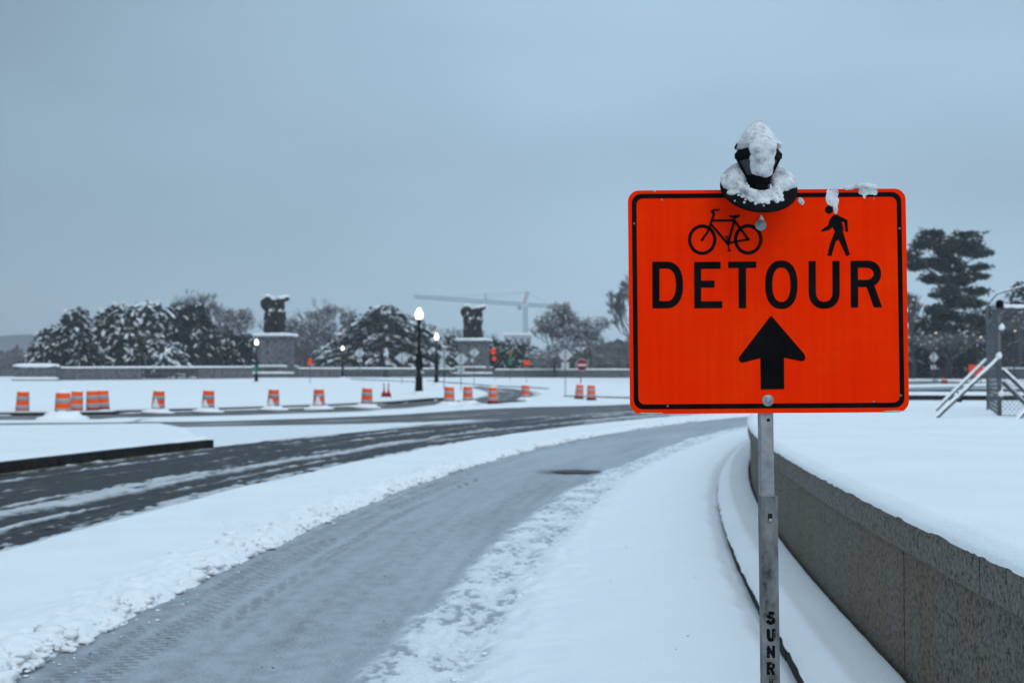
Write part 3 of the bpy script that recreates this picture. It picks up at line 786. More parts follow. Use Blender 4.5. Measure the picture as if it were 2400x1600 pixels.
def flat(name, polys, depth, mat, thick=.0006, sub=None):
    """polys: list of (outline, [holes]) in sign metres; extruded towards the camera, standing at -depth"""
    bm = bmesh.new()
    for k, (out, holes) in enumerate(polys):
        yy = -(depth + .00004 * k)
        es = []
        for loop in [out] + holes:
            vs = [bm.verts.new((a, yy, b)) for a, b in loop]
            es += [bm.edges.new((vs[i], vs[(i + 1) % len(vs)])) for i in range(len(vs))]
        bmesh.ops.triangle_fill(bm, use_beauty=True, use_dissolve=False, edges=es, normal=(0, -1, 0))
    fs = list(bm.faces)
    bmesh.ops.recalc_face_normals(bm, faces=fs)
    for f in fs:
        f.normal_update()
        if f.normal.y > 0: f.normal_flip()
    if thick:
        r = bmesh.ops.extrude_face_region(bm, geom=fs)
        for v in [g for g in r['geom'] if isinstance(g, bmesh.types.BMVert)]: v.co.y -= thick
        bmesh.ops.delete(bm, geom=[f for f in fs if f.is_valid], context='FACES_KEEP_BOUNDARY') if False else None
        bmesh.ops.recalc_face_normals(bm, faces=list(bm.faces))
    me = bpy.data.meshes.new(name); bm.to_mesh(me); bm.free()
    return place(link(name, me, mat), sub)
def arc(cx, cy, rx, ry, a0, a1, n=14, e=1.0):
    out = []
    for i in range(n + 1):
        t = R(a0 + (a1 - a0) * i / n); c, s = math.cos(t), math.sin(t)
        out.append((cx + rx * math.copysign(abs(c) ** e, c), cy + ry * math.copysign(abs(s) ** e, s)))
    return out
def rrect(x0, x1, y0, y1, r, n=8):
    o = []
    for cx, cy, a in ((x1 - r, y1 - r, 0), (x0 + r, y1 - r, 90), (x0 + r, y0 + r, 180), (x1 - r, y0 + r, 270)): o += arc(cx, cy, r, r, a, a + 90, n)
    return o
def stroke(pts, w):
    out = []
    for (ax, ay), (bx, by) in zip(pts[:-1], pts[1:]):
        dx, dy = bx - ax, by - ay; L = math.hypot(dx, dy); nx, ny = -dy / L * w / 2, dx / L * w / 2
        out.append(([(ax + nx, ay + ny), (bx + nx, by + ny), (bx - nx, by - ny), (ax - nx, ay - ny)], []))
    for p in pts[1:-1]: out.append((arc(p[0], p[1], w / 2, w / 2, 0, 345, 23), []))
    return out
def mp(polys, f): return [([f(*p) for p in o], [[f(*p) for p in h] for h in hs]) for o, hs in polys]

# sheeting with fine honeycomb, faint scratches and scuffs
m, n, l, b = newmat('orange_sheeting')
tc = n.new('ShaderNodeTexCoord')
vo = n.new('ShaderNodeTexVoronoi'); vo.inputs['Scale'].default_value = 330; vo.feature = 'DISTANCE_TO_EDGE'; vo.inputs['Randomness'].default_value = .15
l.new(tc.outputs['Object'], vo.inputs['Vector'])
no = n.new('ShaderNodeTexNoise'); no.inputs['Scale'].default_value = 5; no.inputs['Detail'].default_value = 8; no.inputs['Roughness'].default_value = .6
l.new(tc.outputs['Object'], no.inputs['Vector'])
rp = ramp(n, [(.30, (1.0, .024, .0005)), (.55, (1.0, .032, .0006)), (.75, (1.0, .045, .0012))]); l.new(no.outputs['Fac'], rp.inputs[0])
hx = ramp(n, [(.0, (.88, .82, .82)), (.12, (1, 1, 1))]); l.new(vo.outputs['Distance'], hx.inputs[0])
mx = n.new('ShaderNodeMix'); mx.data_type = 'RGBA'; mx.blend_type = 'MULTIPLY'; mx.inputs[0].default_value = .7
l.new(rp.outputs[0], mx.inputs[6]); l.new(hx.outputs[0], mx.inputs[7])
mpn = n.new('ShaderNodeMapping'); mpn.inputs['Scale'].default_value = (60, 1, 3.0); mpn.inputs['Rotation'].default_value = (0, .35, 0)
l.new(tc.outputs['Object'], mpn.inputs['Vector'])
sn = n.new('ShaderNodeTexNoise'); sn.inputs['Scale'].default_value = 3; sn.inputs['Detail'].default_value = 3; l.new(mpn.outputs[0], sn.inputs['Vector'])
sr = ramp(n, [(.68, (0, 0, 0)), (.74, (.35, .35, .35))]); l.new(sn.outputs['Fac'], sr.inputs[0])
mx2 = n.new('ShaderNodeMix'); mx2.data_type = 'RGBA'; l.new(sr.outputs[0], mx2.inputs[0]); l.new(mx.outputs[2], mx2.inputs[6]); mx2.inputs[7].default_value = (1.0, .08, .02, 1)
wv = n.new('ShaderNodeMapping'); wv.inputs['Scale'].default_value = (.9, 1, 16); l.new(tc.outputs['Object'], wv.inputs['Vector'])
wn2 = n.new('ShaderNodeTexNoise'); wn2.inputs['Scale'].default_value = 3.0; wn2.inputs['Detail'].default_value = 4; l.new(wv.outputs[0], wn2.inputs['Vector'])
wr = ramp(n, [(.3, (.97, .85, .8)), (.7, (1, 1, 1))]); l.new(wn2.outputs['Fac'], wr.inputs[0])
wv2 = n.new('ShaderNodeMapping'); wv2.inputs['Scale'].default_value = (26, 1, .9); l.new(tc.outputs['Object'], wv2.inputs['Vector'])
wn3 = n.new('ShaderNodeTexNoise'); wn3.inputs['Scale'].default_value = 2.0; wn3.inputs['Detail'].default_value = 5; l.new(wv2.outputs[0], wn3.inputs['Vector'])
wr3 = ramp(n, [(.35, (.95, .85, .8)), (.6, (1, 1, 1))]); l.new(wn3.outputs['Fac'], wr3.inputs[0])
mx3 = n.new('ShaderNodeMix'); mx3.data_type = 'RGBA'; mx3.blend_type = 'MULTIPLY'; mx3.inputs[0].default_value = 1.0
l.new(mx2.outputs[2], mx3.inputs[6]); l.new(wr.outputs[0], mx3.inputs[7])
mx4 = n.new('ShaderNodeMix'); mx4.data_type = 'RGBA'; mx4.blend_type = 'MULTIPLY'; mx4.inputs[0].default_value = 1.0
l.new(mx3.outputs[2], mx4.inputs[6]); l.new(wr3.outputs[0], mx4.inputs[7])
l.new(mx4.outputs[2], b.inputs['Base Color'])
b.inputs['Roughness'].default_value = .5; b.inputs['Specular IOR Level'].default_value = .008
M['sheeting'] = m
M['legend'] = simple('black_legend_film', (.004, .004, .005), .5, 0, .6, 14, spec=.03)
m, n, l, b = newmat('chipped_black_lettering')
tc = n.new('ShaderNodeTexCoord'); no = n.new('ShaderNodeTexNoise'); no.inputs['Scale'].default_value = 90; no.inputs['Detail'].default_value = 4
l.new(tc.outputs['Object'], no.inputs['Vector'])
rp = ramp(n, [(.60, (.006, .006, .007)), (.64, (.20, .21, .22))]); l.new(no.outputs['Fac'], rp.inputs[0]); l.new(rp.outputs[0], b.inputs['Base Color'])
b.inputs['Roughness'].default_value = .5; b.inputs['Specular IOR Level'].default_value = .05
M['chipped'] = m

W2, H2 = .381, .306
bm = bmesh.new()
# panel: 2 mm plate
plate = flat('panel', [(rrect(-W2, W2, -H2, H2, .031, 10), [])], 0.0, 'sheeting', .002)
back = flat('panel_back', [(rrect(-W2 + .0004, W2 - .0004, -H2 + .0004, H2 - .0004, .031, 10), [])], -.0025, 'alu', .0012)
D0 = .0024
s_in = 1 / 3.36 * u1
bo = rrect(-W2 + 31 * s_in, W2 - 36 * s_in, -H2 + 38 * s_in, H2 - 28 * s_in, .026, 10)
bi = rrect(-W2 + 67 * s_in, W2 - 72 * s_in, -H2 + 76 * s_in, H2 - 64 * s_in, .018, 10)
flat('border_stripe', [(bo, [bi])], D0, 'legend', .0003)
# letters of DETOUR
Dl = ([(262, 103), (375, 103)] + arc(375, 288, 130, 185, -88, 88, 20, .88) + [(375, 473), (262, 473)],
      [[(318, 158), (375, 158)] + arc(375, 287, 74, 129, -88, 88, 20, .88) + [(375, 416), (318, 416)]])
El = ([(593, 107), (803, 107), (803, 163), (648, 163), (648, 256), (754, 256), (754, 312), (648, 312), (648, 420), (815, 420), (815, 475), (593, 475)], [])
Tl = ([(862, 107), (1085, 107), (1085, 158), (1003, 158), (1003, 477), (945, 477), (945, 158), (862, 158)], [])
Ol = (arc(1283, 293, 128, 192, 0, 352, 44, .86), [arc(1283, 293, 72, 136, 0, 352, 44, .86)])
Ul = ([(1500, 107), (1556, 107)] + arc(1622, 350, 66, 80, 180, 0, 18, .88) + [(1688, 107), (1745, 107)] + arc(1622, 350, 123, 135, 0, 180, 24, .88), [])
Rl = ([(1832, 107), (1965, 107)] + arc(1965, 211, 108, 104, -86, 62, 18, .92) + [(2080, 478), (2013, 478), (1958, 316), (1890, 316), (1890, 478), (1832, 478)],
      [[(1890, 163), (1955, 163)] + arc(1955, 211, 60, 48, -84, 84, 12) + [(1955, 259), (1890, 259)]])
for ch, lt in zip('DETOUR', (Dl, El, Tl, Ol, Ul, Rl)):
    o = flat('letter', mp([lt], zs6), D0, 'legend', .0003); o['label'] = 'black capital letter ' + ch
ar = [(1200, 535), (1462, 843)] + arc(1440, 869, 30, 30, -40, 100, 8) + [(1300, 870), (1301, 1118), (1115, 1120), (1113, 872)] + arc(972, 877, 30, 30, 80, 222, 8)
flat('arrow_symbol', mp([(ar, [])], zs6), D0, 'legend', .0003)
ped = [(1672, 815), (1700, 785), (1727, 783), (1810, 824), (1815, 920), (1795, 919), (1784, 842), (1764, 838), (1778, 890), (1776, 925), (1828, 1098), (1800, 1115), (1738, 978),
       (1716, 998), (1680, 1113), (1648, 1102), (1675, 1000), (1710, 915), (1690, 878), (1668, 902), (1608, 918), (1598, 905), (1655, 868)]
flat('pedestrian_symbol', mp([(ped, []), (arc(1664, 743, 32, 32, 0, 345, 23), [])], zs5), D0, 'legend', .0003)
bike = []
for c in (658, 1022):
    bike.append((arc(c, 973, 113, 121, 0, 352, 44), [arc(c, 973, 87, 95, 0, 352, 44)]))
    bike.append((arc(c, 973, 13, 13, 0, 345, 15), []))
bike += stroke([(658, 970), (700, 915), (722, 860), (752, 768), (735, 750), (758, 738)], 19) + stroke([(750, 738), (797, 738)], 15)
bike += stroke([(735, 822), (918, 822)], 18) + stroke([(728, 852), (860, 1008)], 19) + stroke([(918, 806), (862, 1008)], 20)
bike += stroke([(916, 826), (1022, 973)], 19) + stroke([(862, 1003), (1022, 973)], 16)
bike += [([(868, 780), (900, 783), (962, 775), (952, 798), (926, 804), (905, 806), (876, 794)], []), (arc(864, 1000, 20, 20, 0, 345, 15), [])]
bike += stroke([(851, 945), (854, 990)], 12) + stroke([(838, 950), (864, 950)], 10) + stroke([(865, 1010), (871, 1062)], 12) + stroke([(858, 1062), (884, 1062)], 12)
flat('bicycle_symbol', mp(bike, zs5), D0, 'legend', .0003)
# bolts with washers, small rivets
def dome(name, x, yv, r, mat, depth=D0 + .0006, h=.004):
    mb = MB(); mb.lathe([(r, 0), (r, h * .35), (r * .96, h * .45), (r * .42, h * .5), (r * .40, h), (r * .30, h * 1.35), (.0005, h * 1.4)], 24)
    o = mb.build(name, mat, sm=True)
    for v in o.data.vertices: v.co = Vector((v.co.x + x, -v.co.z - depth, v.co.y + yv))
    o.data.flip_normals() if False else None
    return place(o)
for (bx, by, f, r) in ((1122, 860, zs5, 45), (1171, 1206, zs6, 46)):
    a_, b_ = f(bx, by); dome('bolt', a_, b_, r * s_in, 'galv')
for (bx, by, f) in ((338, 655, zs5), (118, 840, zs5), (2020, 655, zs5), (2222, 895, zs5), (2220, 1175, zs6), (380, 1245, zs6), (2005, 1222, zs6)):
    a_, b_ = f(bx, by); dome('rivet', a_, b_, 8 * s_in, 'galv', h=.0015)
# chipped paint on the lower corners of the plate
for (bx, by, ww) in ((230, 1300, 120), (2180, 1298, 110), (2282, 500, 8), (2284, 620, 8)):
    pts = []
    for i in range(14):
        tq = 2 * math.pi * i / 14; kx = ww if ww > 20 else 6; ky = 7 if ww > 20 else 26
        pts.append((bx + kx * math.cos(tq) * random.uniform(.6, 1), by + ky * math.sin(tq) * random.uniform(.4, 1)))
    flat('paint_chip', mp([(pts, [])], zs6), D0, 'alu', .0001)

# post: perforated square tube sliding in a wider sleeve
def wx(px): return (px - 1800) * SY / FPX * 1.0
post = MB()
hw = .0185
PX = P(1796, 1000, SY).x - sc.x
zt, zm, zb = .33, P(1802, 1163, SY).z - sc.z, .0 - sc.z
post.box(PX - hw, PX + hw, .004, .004 + 2 * hw, zm - .25, zt)
o = place(post.build('upper_post', 'galv'))
bev = o.modifiers.new('b', 'BEVEL'); bev.width = .003; bev.segments = 2
for k in range(1):
    zz = -.325 - k * .0254 * 2
    if zz < zm + .01: break
    mb = MB(); mb.lathe([(.0048, 0), (.0048, .0004)], 12)
    h = mb.build('bolt_hole', 'rubber')
    for v in h.data.vertices: v.co = Vector((v.co.x + PX + .004, -v.co.z + .0038, v.co.y + zz))
    h.parent = o
hs = .0225
PX2 = PX + .0035
m, n, l, b = newmat('dirty_galvanised_sleeve')
tc = n.new('ShaderNodeTexCoord'); no = n.new('ShaderNodeTexNoise'); no.inputs['Scale'].default_value = 9; no.inputs['Detail'].default_value = 8; no.inputs['Roughness'].default_value = .65
mpn = n.new('ShaderNodeMapping'); mpn.inputs['Scale'].default_value = (2.2, 2.2, 1.0); l.new(tc.outputs['Object'], mpn.inputs['Vector']); l.new(mpn.outputs[0], no.inputs['Vector'])
rp = ramp(n, [(.36, (.035, .036, .04)), (.47, (.15, .155, .16)), (.66, (.26, .27, .275))]); l.new(no.outputs['Fac'], rp.inputs[0]); l.new(rp.outputs[0], b.inputs['Base Color'])
b.inputs['Metallic'].default_value = .35; b.inputs['Roughness'].default_value = .55
M['sleeve'] = m
sl = MB()
tk = .0035
for (x0, x1, y0, y1) in ((-hs, hs, 0, tk), (-hs, -hs + tk, tk, 2 * hs), (hs - tk, hs, tk, 2 * hs), (-hs + tk, hs - tk, 2 * hs - tk, 2 * hs)):
    sl.box(PX2 + x0, PX2 + x1, y0 + .0005, y1 + .0005, zb, zm)
sleeve = place(sl.build('post_sleeve', 'sleeve'))
def z7(xz, yz):                                            # zoom of the lower post -> sign metres
    px, py = 1640 + xz / 2.412, 950 + yz / 2.412
    return ((px - 1800) / FPX * SY - (705.5 - py) / FPX * SY * -.0073 * 1.0, (705.5 - py) / FPX * SY)
def onsleeve(name, polys, mat):
    o = flat(name, mp(polys, z7), 0, mat, .0002); o.parent = sleeve; o.matrix_parent_inverse = Matrix(); o.matrix_basis = Matrix(); return o
SUN = {
 'S': stroke([(410, 1178), (404, 1166), (391, 1163), (378, 1170), (379, 1184), (392, 1191), (406, 1200), (405, 1214), (391, 1220), (377, 1214), (373, 1203)], 20),
 'U': stroke([(377, 1252), (377, 1300), (384, 1312), (392, 1314), (401, 1311), (407, 1300), (407, 1252)], 20),
 'N': stroke([(376, 1345), (376, 1414)], 18) + stroke([(406, 1345), (406, 1414)], 17) + stroke([(374, 1350), (408, 1410)], 15),
 'R': stroke([(376, 1437), (376, 1508)], 18) + stroke([(376, 1444), (398, 1444), (406, 1454), (404, 1466), (394, 1473), (376, 1473)], 15) + stroke([(390, 1472), (407, 1508)], 17),
 'H': stroke([(384, 1530), (384, 1568)], 5) + stroke([(398, 1530), (398, 1568)], 5) + stroke([(384, 1549), (398, 1549)], 5)}
for ch, pl in SUN.items():
    o = onsleeve('letter', pl, 'chipped'); o['label'] = 'chipped black letter on the post sleeve'
bxz, bzz = z7(391, 645)
mb = MB(); mb.lathe([(.0058, 0), (.0058, .004), (.004, .0065), (.0005, .007)], 16)
o = mb.build('sleeve_bolt', 'galv', sm=True)
for v in o.data.vertices: v.co = Vector((v.co.x + bxz, -v.co.z + .0004, v.co.y + bzz))
o.parent = sleeve
mb = MB(); mb.box(bxz - .006, bxz + .006, -.0003, .0006, bzz + .003, bzz + .018); o = mb.build('slot', 'rubber'); o.parent = sleeve

# ---- black lantern-shaped flasher clamped over the top edge of the sign
LAN = empty('warning_lantern', (0, 0, 0), 'small black lantern caked in snow on top of the detour sign', 'lantern')
lx, lz = zs5(1068, 588)
LAN.matrix_basis = Matrix.Identity(4)
LAN.location = FRAME @ Vector((lx, -.075, lz))
LAN.rotation_euler = (0, -.0073, 0)
k5 = s_in                                                   # zoom units -> metres
def lput(o): o.parent = LAN; return o
# local: z up from collar centre (y5 = 560)
hexo = math.pi / 6 + math.pi / 6
TILT = Matrix.Rotation(R(-12), 4, 'X')
def hexlathe(prof, name, mat, par=None, sm=False, n=6):
    mb = MB(); mb.lathe(prof, n, rot=0); o = mb.build(name, mat, sm=sm); o.parent = par or LAN; return o
body = hexlathe([(66 * k5, 12 * k5), (80 * k5, 40 * k5), (84 * k5, 78 * k5), (90 * k5, 84 * k5), (150 * k5, 205 * k5)], 'lantern_glass', 'glassd')
cup = hexlathe([(68 * k5, -20 * k5), (72 * k5, 14 * k5), (86 * k5, 20 * k5), (100 * k5, 84 * k5), (90 * k5, 92 * k5)], 'lantern_cup', 'black_metal')
brim = hexlathe([(160 * k5, 205 * k5), (184 * k5, 222 * k5), (186 * k5, 256 * k5), (166 * k5, 280 * k5), (110 * k5, 345 * k5), (40 * k5, 440 * k5), (6 * k5, 470 * k5)], 'lantern_roof', 'black_metal')
for i in range(6):
    t = math.pi * 2 * i / 6
    mb = MB(); c, s = math.cos(t), math.sin(t)
    mb.tube((92 * k5 * c, 92 * k5 * s, 78 * k5), (168 * k5 * c, 168 * k5 * s, 228 * k5), 11 * k5, 11 * k5, 6)
    o = mb.build('lantern_bar', 'black_metal'); o.parent = LAN
# collar ring, tilted forward, with the bracket that holds it
ringm = Matrix.Translation((0, -.0, -8 * k5)) @ Matrix.Rotation(R(47), 4, 'X')
V = []; F = []; N1, N2 = 48, 10
for i in range(N1):
    t = 2 * math.pi * i / N1
    for j in range(N2):
        a = 2 * math.pi * j / N2
        r = 205 * k5 + 95 * k5 * math.cos(a); zz = 26 * k5 * math.sin(a)
        V.append(ringm @ Vector((r * math.cos(t), r * math.sin(t), zz)))
for i in range(N1):
    for j in range(N2): F.append((i * N2 + j, ((i + 1) % N1) * N2 + j, ((i + 1) % N1) * N2 + (j + 1) % N2, i * N2 + (j + 1) % N2))
o = MB().add(V, F).build('collar_ring', 'black_metal', sm=True); o.parent = LAN
o = MB().tube((0, 0, -14 * k5), (0, .074, -14 * k5), .007, .007, 10).build('bracket', 'black_metal'); o.parent = LAN
# snow on lantern and collar
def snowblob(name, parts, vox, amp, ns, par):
    o = link(name, remeshed(name, parts, vox, amp, ns), 'snow_thin_shaded'); o.parent = par; return o
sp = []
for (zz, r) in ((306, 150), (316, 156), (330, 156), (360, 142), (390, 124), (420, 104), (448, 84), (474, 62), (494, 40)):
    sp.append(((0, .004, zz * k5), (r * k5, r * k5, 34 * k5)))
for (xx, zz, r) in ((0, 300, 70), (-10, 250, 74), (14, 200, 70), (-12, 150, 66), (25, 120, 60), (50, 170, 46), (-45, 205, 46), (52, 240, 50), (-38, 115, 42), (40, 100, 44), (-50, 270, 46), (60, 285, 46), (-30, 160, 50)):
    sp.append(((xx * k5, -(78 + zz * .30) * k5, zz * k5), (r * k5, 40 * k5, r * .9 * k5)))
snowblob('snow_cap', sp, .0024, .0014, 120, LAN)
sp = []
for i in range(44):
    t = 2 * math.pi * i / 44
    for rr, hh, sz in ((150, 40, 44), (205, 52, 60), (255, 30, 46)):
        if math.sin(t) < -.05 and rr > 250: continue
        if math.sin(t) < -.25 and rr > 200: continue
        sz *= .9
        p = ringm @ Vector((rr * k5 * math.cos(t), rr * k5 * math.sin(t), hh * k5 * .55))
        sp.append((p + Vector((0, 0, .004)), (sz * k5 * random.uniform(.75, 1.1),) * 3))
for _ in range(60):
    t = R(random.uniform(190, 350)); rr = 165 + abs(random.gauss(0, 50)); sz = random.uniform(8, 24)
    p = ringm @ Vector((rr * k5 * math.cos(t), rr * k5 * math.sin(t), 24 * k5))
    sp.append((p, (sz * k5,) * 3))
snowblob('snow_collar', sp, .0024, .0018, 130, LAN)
# snow stuck to the sign face and its upper edge
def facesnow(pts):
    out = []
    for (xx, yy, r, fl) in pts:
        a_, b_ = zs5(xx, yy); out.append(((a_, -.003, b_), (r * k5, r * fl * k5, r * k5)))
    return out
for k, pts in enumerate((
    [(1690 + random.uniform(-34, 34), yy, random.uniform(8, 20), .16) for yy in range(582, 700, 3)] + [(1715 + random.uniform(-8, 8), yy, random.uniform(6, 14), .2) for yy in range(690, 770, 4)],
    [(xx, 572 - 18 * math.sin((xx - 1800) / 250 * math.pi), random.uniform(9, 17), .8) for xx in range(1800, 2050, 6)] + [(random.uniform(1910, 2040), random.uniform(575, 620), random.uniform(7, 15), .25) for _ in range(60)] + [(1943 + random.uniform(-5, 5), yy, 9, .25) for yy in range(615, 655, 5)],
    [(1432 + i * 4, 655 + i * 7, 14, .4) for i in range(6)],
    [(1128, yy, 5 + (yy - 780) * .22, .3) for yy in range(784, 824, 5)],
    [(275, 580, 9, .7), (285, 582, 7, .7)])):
    place(link('stuck_snow', remeshed('stuck_snow', facesnow(pts), .0016, .0014, 160, 1.2), 'snow_thin_shaded'))

# ================================================================== TRAFFIC DRUMS
def drum_proto():
    root = empty('traffic_drum', (0, 0, 0))
    def prof(z): return .285 - .05 * z
    base = MB().lathe([(.33, 0), (.34, .02), (.33, .07), (.27, .09)], 20).build('rubber_base', 'rubber', root, sm=True)
    body = MB().lathe([(prof(.06), .05), (prof(.1), .16), (prof(.16) - .008, .165), (prof(.2), .30), (prof(.3), .36), (prof(.5), .55), (prof(.75), .75), (prof(.88), .905), (.20, .935), (.08, .94)], 24).build('body', 'drum', root, sm=True)
    foot = MB().lathe([(prof(.07) + .006, .07), (prof(.1) + .006, .155)], 24).build('foot_band', 'drum_dark', root, sm=True)
    for z0, z1 in ((.19, .37), (.55, .735)):
        MB().lathe([(prof(z0) - .02, z0 - .002), (prof(z0) + .006, z0), (prof(z1) + .006, z1), (prof(z1) - .02, z1 + .002)], 24).build('reflective_stripe', 'stripe', root, sm=True)
    MB().path([(-.1, 0, .935), (-.09, 0, 1.0), (.09, 0, 1.0), (.1, 0, .935)], .015, 6).build('handle', 'rubber', root)
    sm = remeshed('drum_snow', [((0, 0, .935), (.245, .245, .055)), ((.06, .03, .96), (.15, .15, .06)), ((-.07, -.04, .955), (.13, .12, .055))], .022, .012, 12)
    link('snow_cap', sm, 'snow_far', root)
    return root
def mound(seed):
    rnd = random.Random(seed); parts = []
    for i in range(18):
        t = 2 * math.pi * i / 18 + rnd.uniform(-.1, .1)
        parts.append(((.42 * math.cos(t), .42 * math.sin(t), rnd.uniform(-.02, .05)), (.20, .2, rnd.uniform(.14, .26))))
        parts.append(((.58 * math.cos(t), .5 * math.sin(t), -.02), (.30, .26, rnd.uniform(.06, .12))))
    return remeshed('snow_mound', parts, .05, .03, 5)
MOUNDS = [mound(i) for i in range(3)]
def patch_mesh(seed):
    """snow plastered on the side that faces the wind"""
    rnd = random.Random(seed); X = []; 
    th = np.linspace(-1, 1, 9); zz = np.linspace(0, 1, 9)
    TH, ZZ = np.meshgrid(th, zz, indexing='ij')
    base = .34 + .36 * (1 - TH ** 2) * rnd.uniform(.5, .9) + .10 * (fbm(TH * 3, ZZ * 0 + seed, 2, sd=seed) - .5)
    z = .22 + ZZ * (base - .22)
    ang = -math.pi / 2 - .25 + TH * (.75 - .35 * ZZ)
    r = (.285 - .05 * z) + .012 + .02 * np.clip(1 - np.abs(TH) ** 3, 0, 1) * np.clip(1 - ZZ ** 4, 0, 1)
    return grid_mesh('wind_snow', r * np.cos(ang), r * np.sin(ang), z)
PATCHES = [patch_mesh(i) for i in (1, 2, 3)]
proto = drum_proto()
def copy_thing(root):
    c = root.copy(); COL.objects.link(c)
    for ch in root.children:
        k = ch.copy(); COL.objects.link(k); k.parent = c
        for g in ch.children:
            q = g.copy(); COL.objects.link(q); q.parent = k
    return c
DRUMS = [
 (52, 972, 'orange and white drum standing alone at the far left', 0, 0),
 (147, 984, 'largest orange and white drum, with snow heaped round its foot', 1, 0),
 (179, 968, 'dim orange and white drum half hidden behind the largest drum', 0, 0),
 (217, 966, 'left drum of the touching pair, second group from the left', 0, 0),
 (242, 964, 'right drum of the touching pair, second group from the left', 0, 0),
 (370, 969, 'lone snow spattered drum just right of the touching pair', 1, 2),
 (487, 967, 'lone drum with snowy top band, fourth standing group from left', 1, 3),
 (640, 962, 'lone drum standing below the left statue pedestal', 1, 1),
 (748, 961, 'lone drum standing below the small orange roadside sign', 1, 2),
 (859, 957, 'lone drum just left of two slim red cones', 1, 0),
 (1052.6, 951, 'drum at the foot of the yield sign back', 1, 0),
 (1097, 948, 'drum with clean bands right below the left diamond sign of the right pedestal', 1, 0),
 (1156, 948, 'drum in front of the side road below the right statue', 0, 0),
 (1232, 939, 'lone small drum on the right side of the side road', 1, 0),
 (1357, 936, 'slightly tilted small drum below the do not enter sign', 0, 0),
 (1386, 939, 'rightmost small drum of the row, next to the big sign', 0, 0)]
for i, (px, py, lab, mnd, pt) in enumerate(DRUMS):
    o = proto if i == 0 else copy_thing(proto)
    g = G(px, py)
    o.location = (g.x, g.y, g.z + (.05 if i not in (2, 3, 4) else .03))
    o.rotation_euler = (0, R(4) if i == 14 else R(random.uniform(-2.5, 2.5)), R(random.uniform(-20, 20)))
    tag(o, lab, 'drum', 'orange and white traffic drums along the snowy lane')
    EXTRA = []
    if mnd:
        q = link('snow_mound', MOUNDS[i % 3], 'snow_far', o); q.location = (0, 0, .02); q.scale = (1.0 if i == 1 else .8, 1.0 if i == 1 else .8, 1.0 if i == 1 else .62)
    if pt: link('wind_snow', PATCHES[pt - 1], 'snow_far', o)
    o.scale = (1.12, 1.12, 1.08) if i == 1 else (1.06, 1.06, 1.05)

# ---- slim red cones
def cone_proto():
    root = empty('traffic_cone', (0, 0, 0))
    MB().box(-.2, .2, -.2, .2, 0, .04).build('cone_base', 'rubber', root)
    MB().lathe([(.16, .04), (.13, .3), (.06, .42), (.035, .75), (.03, 1.02), (.045, 1.03), (.045, 1.08), (.02, 1.1)], 14).build('cone_body', 'cone', root, sm=True)
    MB().lathe([(.052, .60), (.048, .74)], 14).build('reflective_collar', 'stripe', root, sm=True)
    return root
cp = cone_proto(); c2 = copy_thing(cp)
for o, px, lab in ((cp, 900, 'left one of two slim red cones standing in snow'), (c2, 910.5, 'right one of two slim red cones standing in snow')):
    g = G(px, 931); o.location = (g.x, g.y, g.z + .03); o.scale = (1, 1, .72); tag(o, lab, 'cone', 'pair of slim red cones')

# ================================================================== STREET LAMPS
def lamp_proto():
    root = empty('street_lamp', (0, 0, 0))
    MB().lathe([(.26, 0), (.26, .12), (.20, .2), (.17, .75), (.20, .8), (.14, .9)], 8).build('lamp_base', 'black_metal', root)
    MB().lathe([(.10, .85), (.085, 2.2), (.06, 3.55), (.10, 3.6), (.12, 3.72), (.16, 3.78)], 12).build('lamp_post', 'black_metal', root, sm=True)
    MB().lathe([(.12, 3.77), (.18, 3.87), (.205, 3.98), (.195, 4.08), (.15, 4.19), (.10, 4.25), (.09, 4.32), (.02, 4.38)], 18).build('globe', 'globe', root, sm=True)
    MB().lathe([(.02, 4.37), (.03, 4.40), (.01, 4.46)], 8).build('finial', 'black_metal', root)
    link('snow_foot', remeshed('lamp_snow', [((0, 0, .06), (.4, .4, .1)), ((.1, -.15, .04), (.35, .3, .12))], .05, .02, 6), 'snow_far', root)
    return root
lp = lamp_proto()
LAMPS = [(982, 76.5, 5.28, 'tallest lit globe lamp, in front of the big layered cedar'),
         (1023, 121.5, 4.95, 'lit globe lamp just right of the tallest lamp'),
         (601, 131, 4.6, 'lit globe lamp in front of the left statue pedestal'),
         (803, 166, 4.25, 'smallest lit globe lamp at the left foot of the cedar')]
for i, (px, Y, hh, lab) in enumerate(LAMPS):
    o = lp if i == 0 else copy_thing(lp)
    o.location = onT(px, Y); s = hh / 4.45; o.scale = (s, s, s)
    tag(o, lab, 'street lamp', 'black globe street lamps that are lit')
    if i == 2:
        MB().box(-.16, .16, -.13, -.11, 1.15, 1.75).build('green_plate', 'green', o)
    if i == 0:
        MB().box(-.17, .17, .10, .2, 1.25, 2.0).build('control_box', 'black_metal', o)

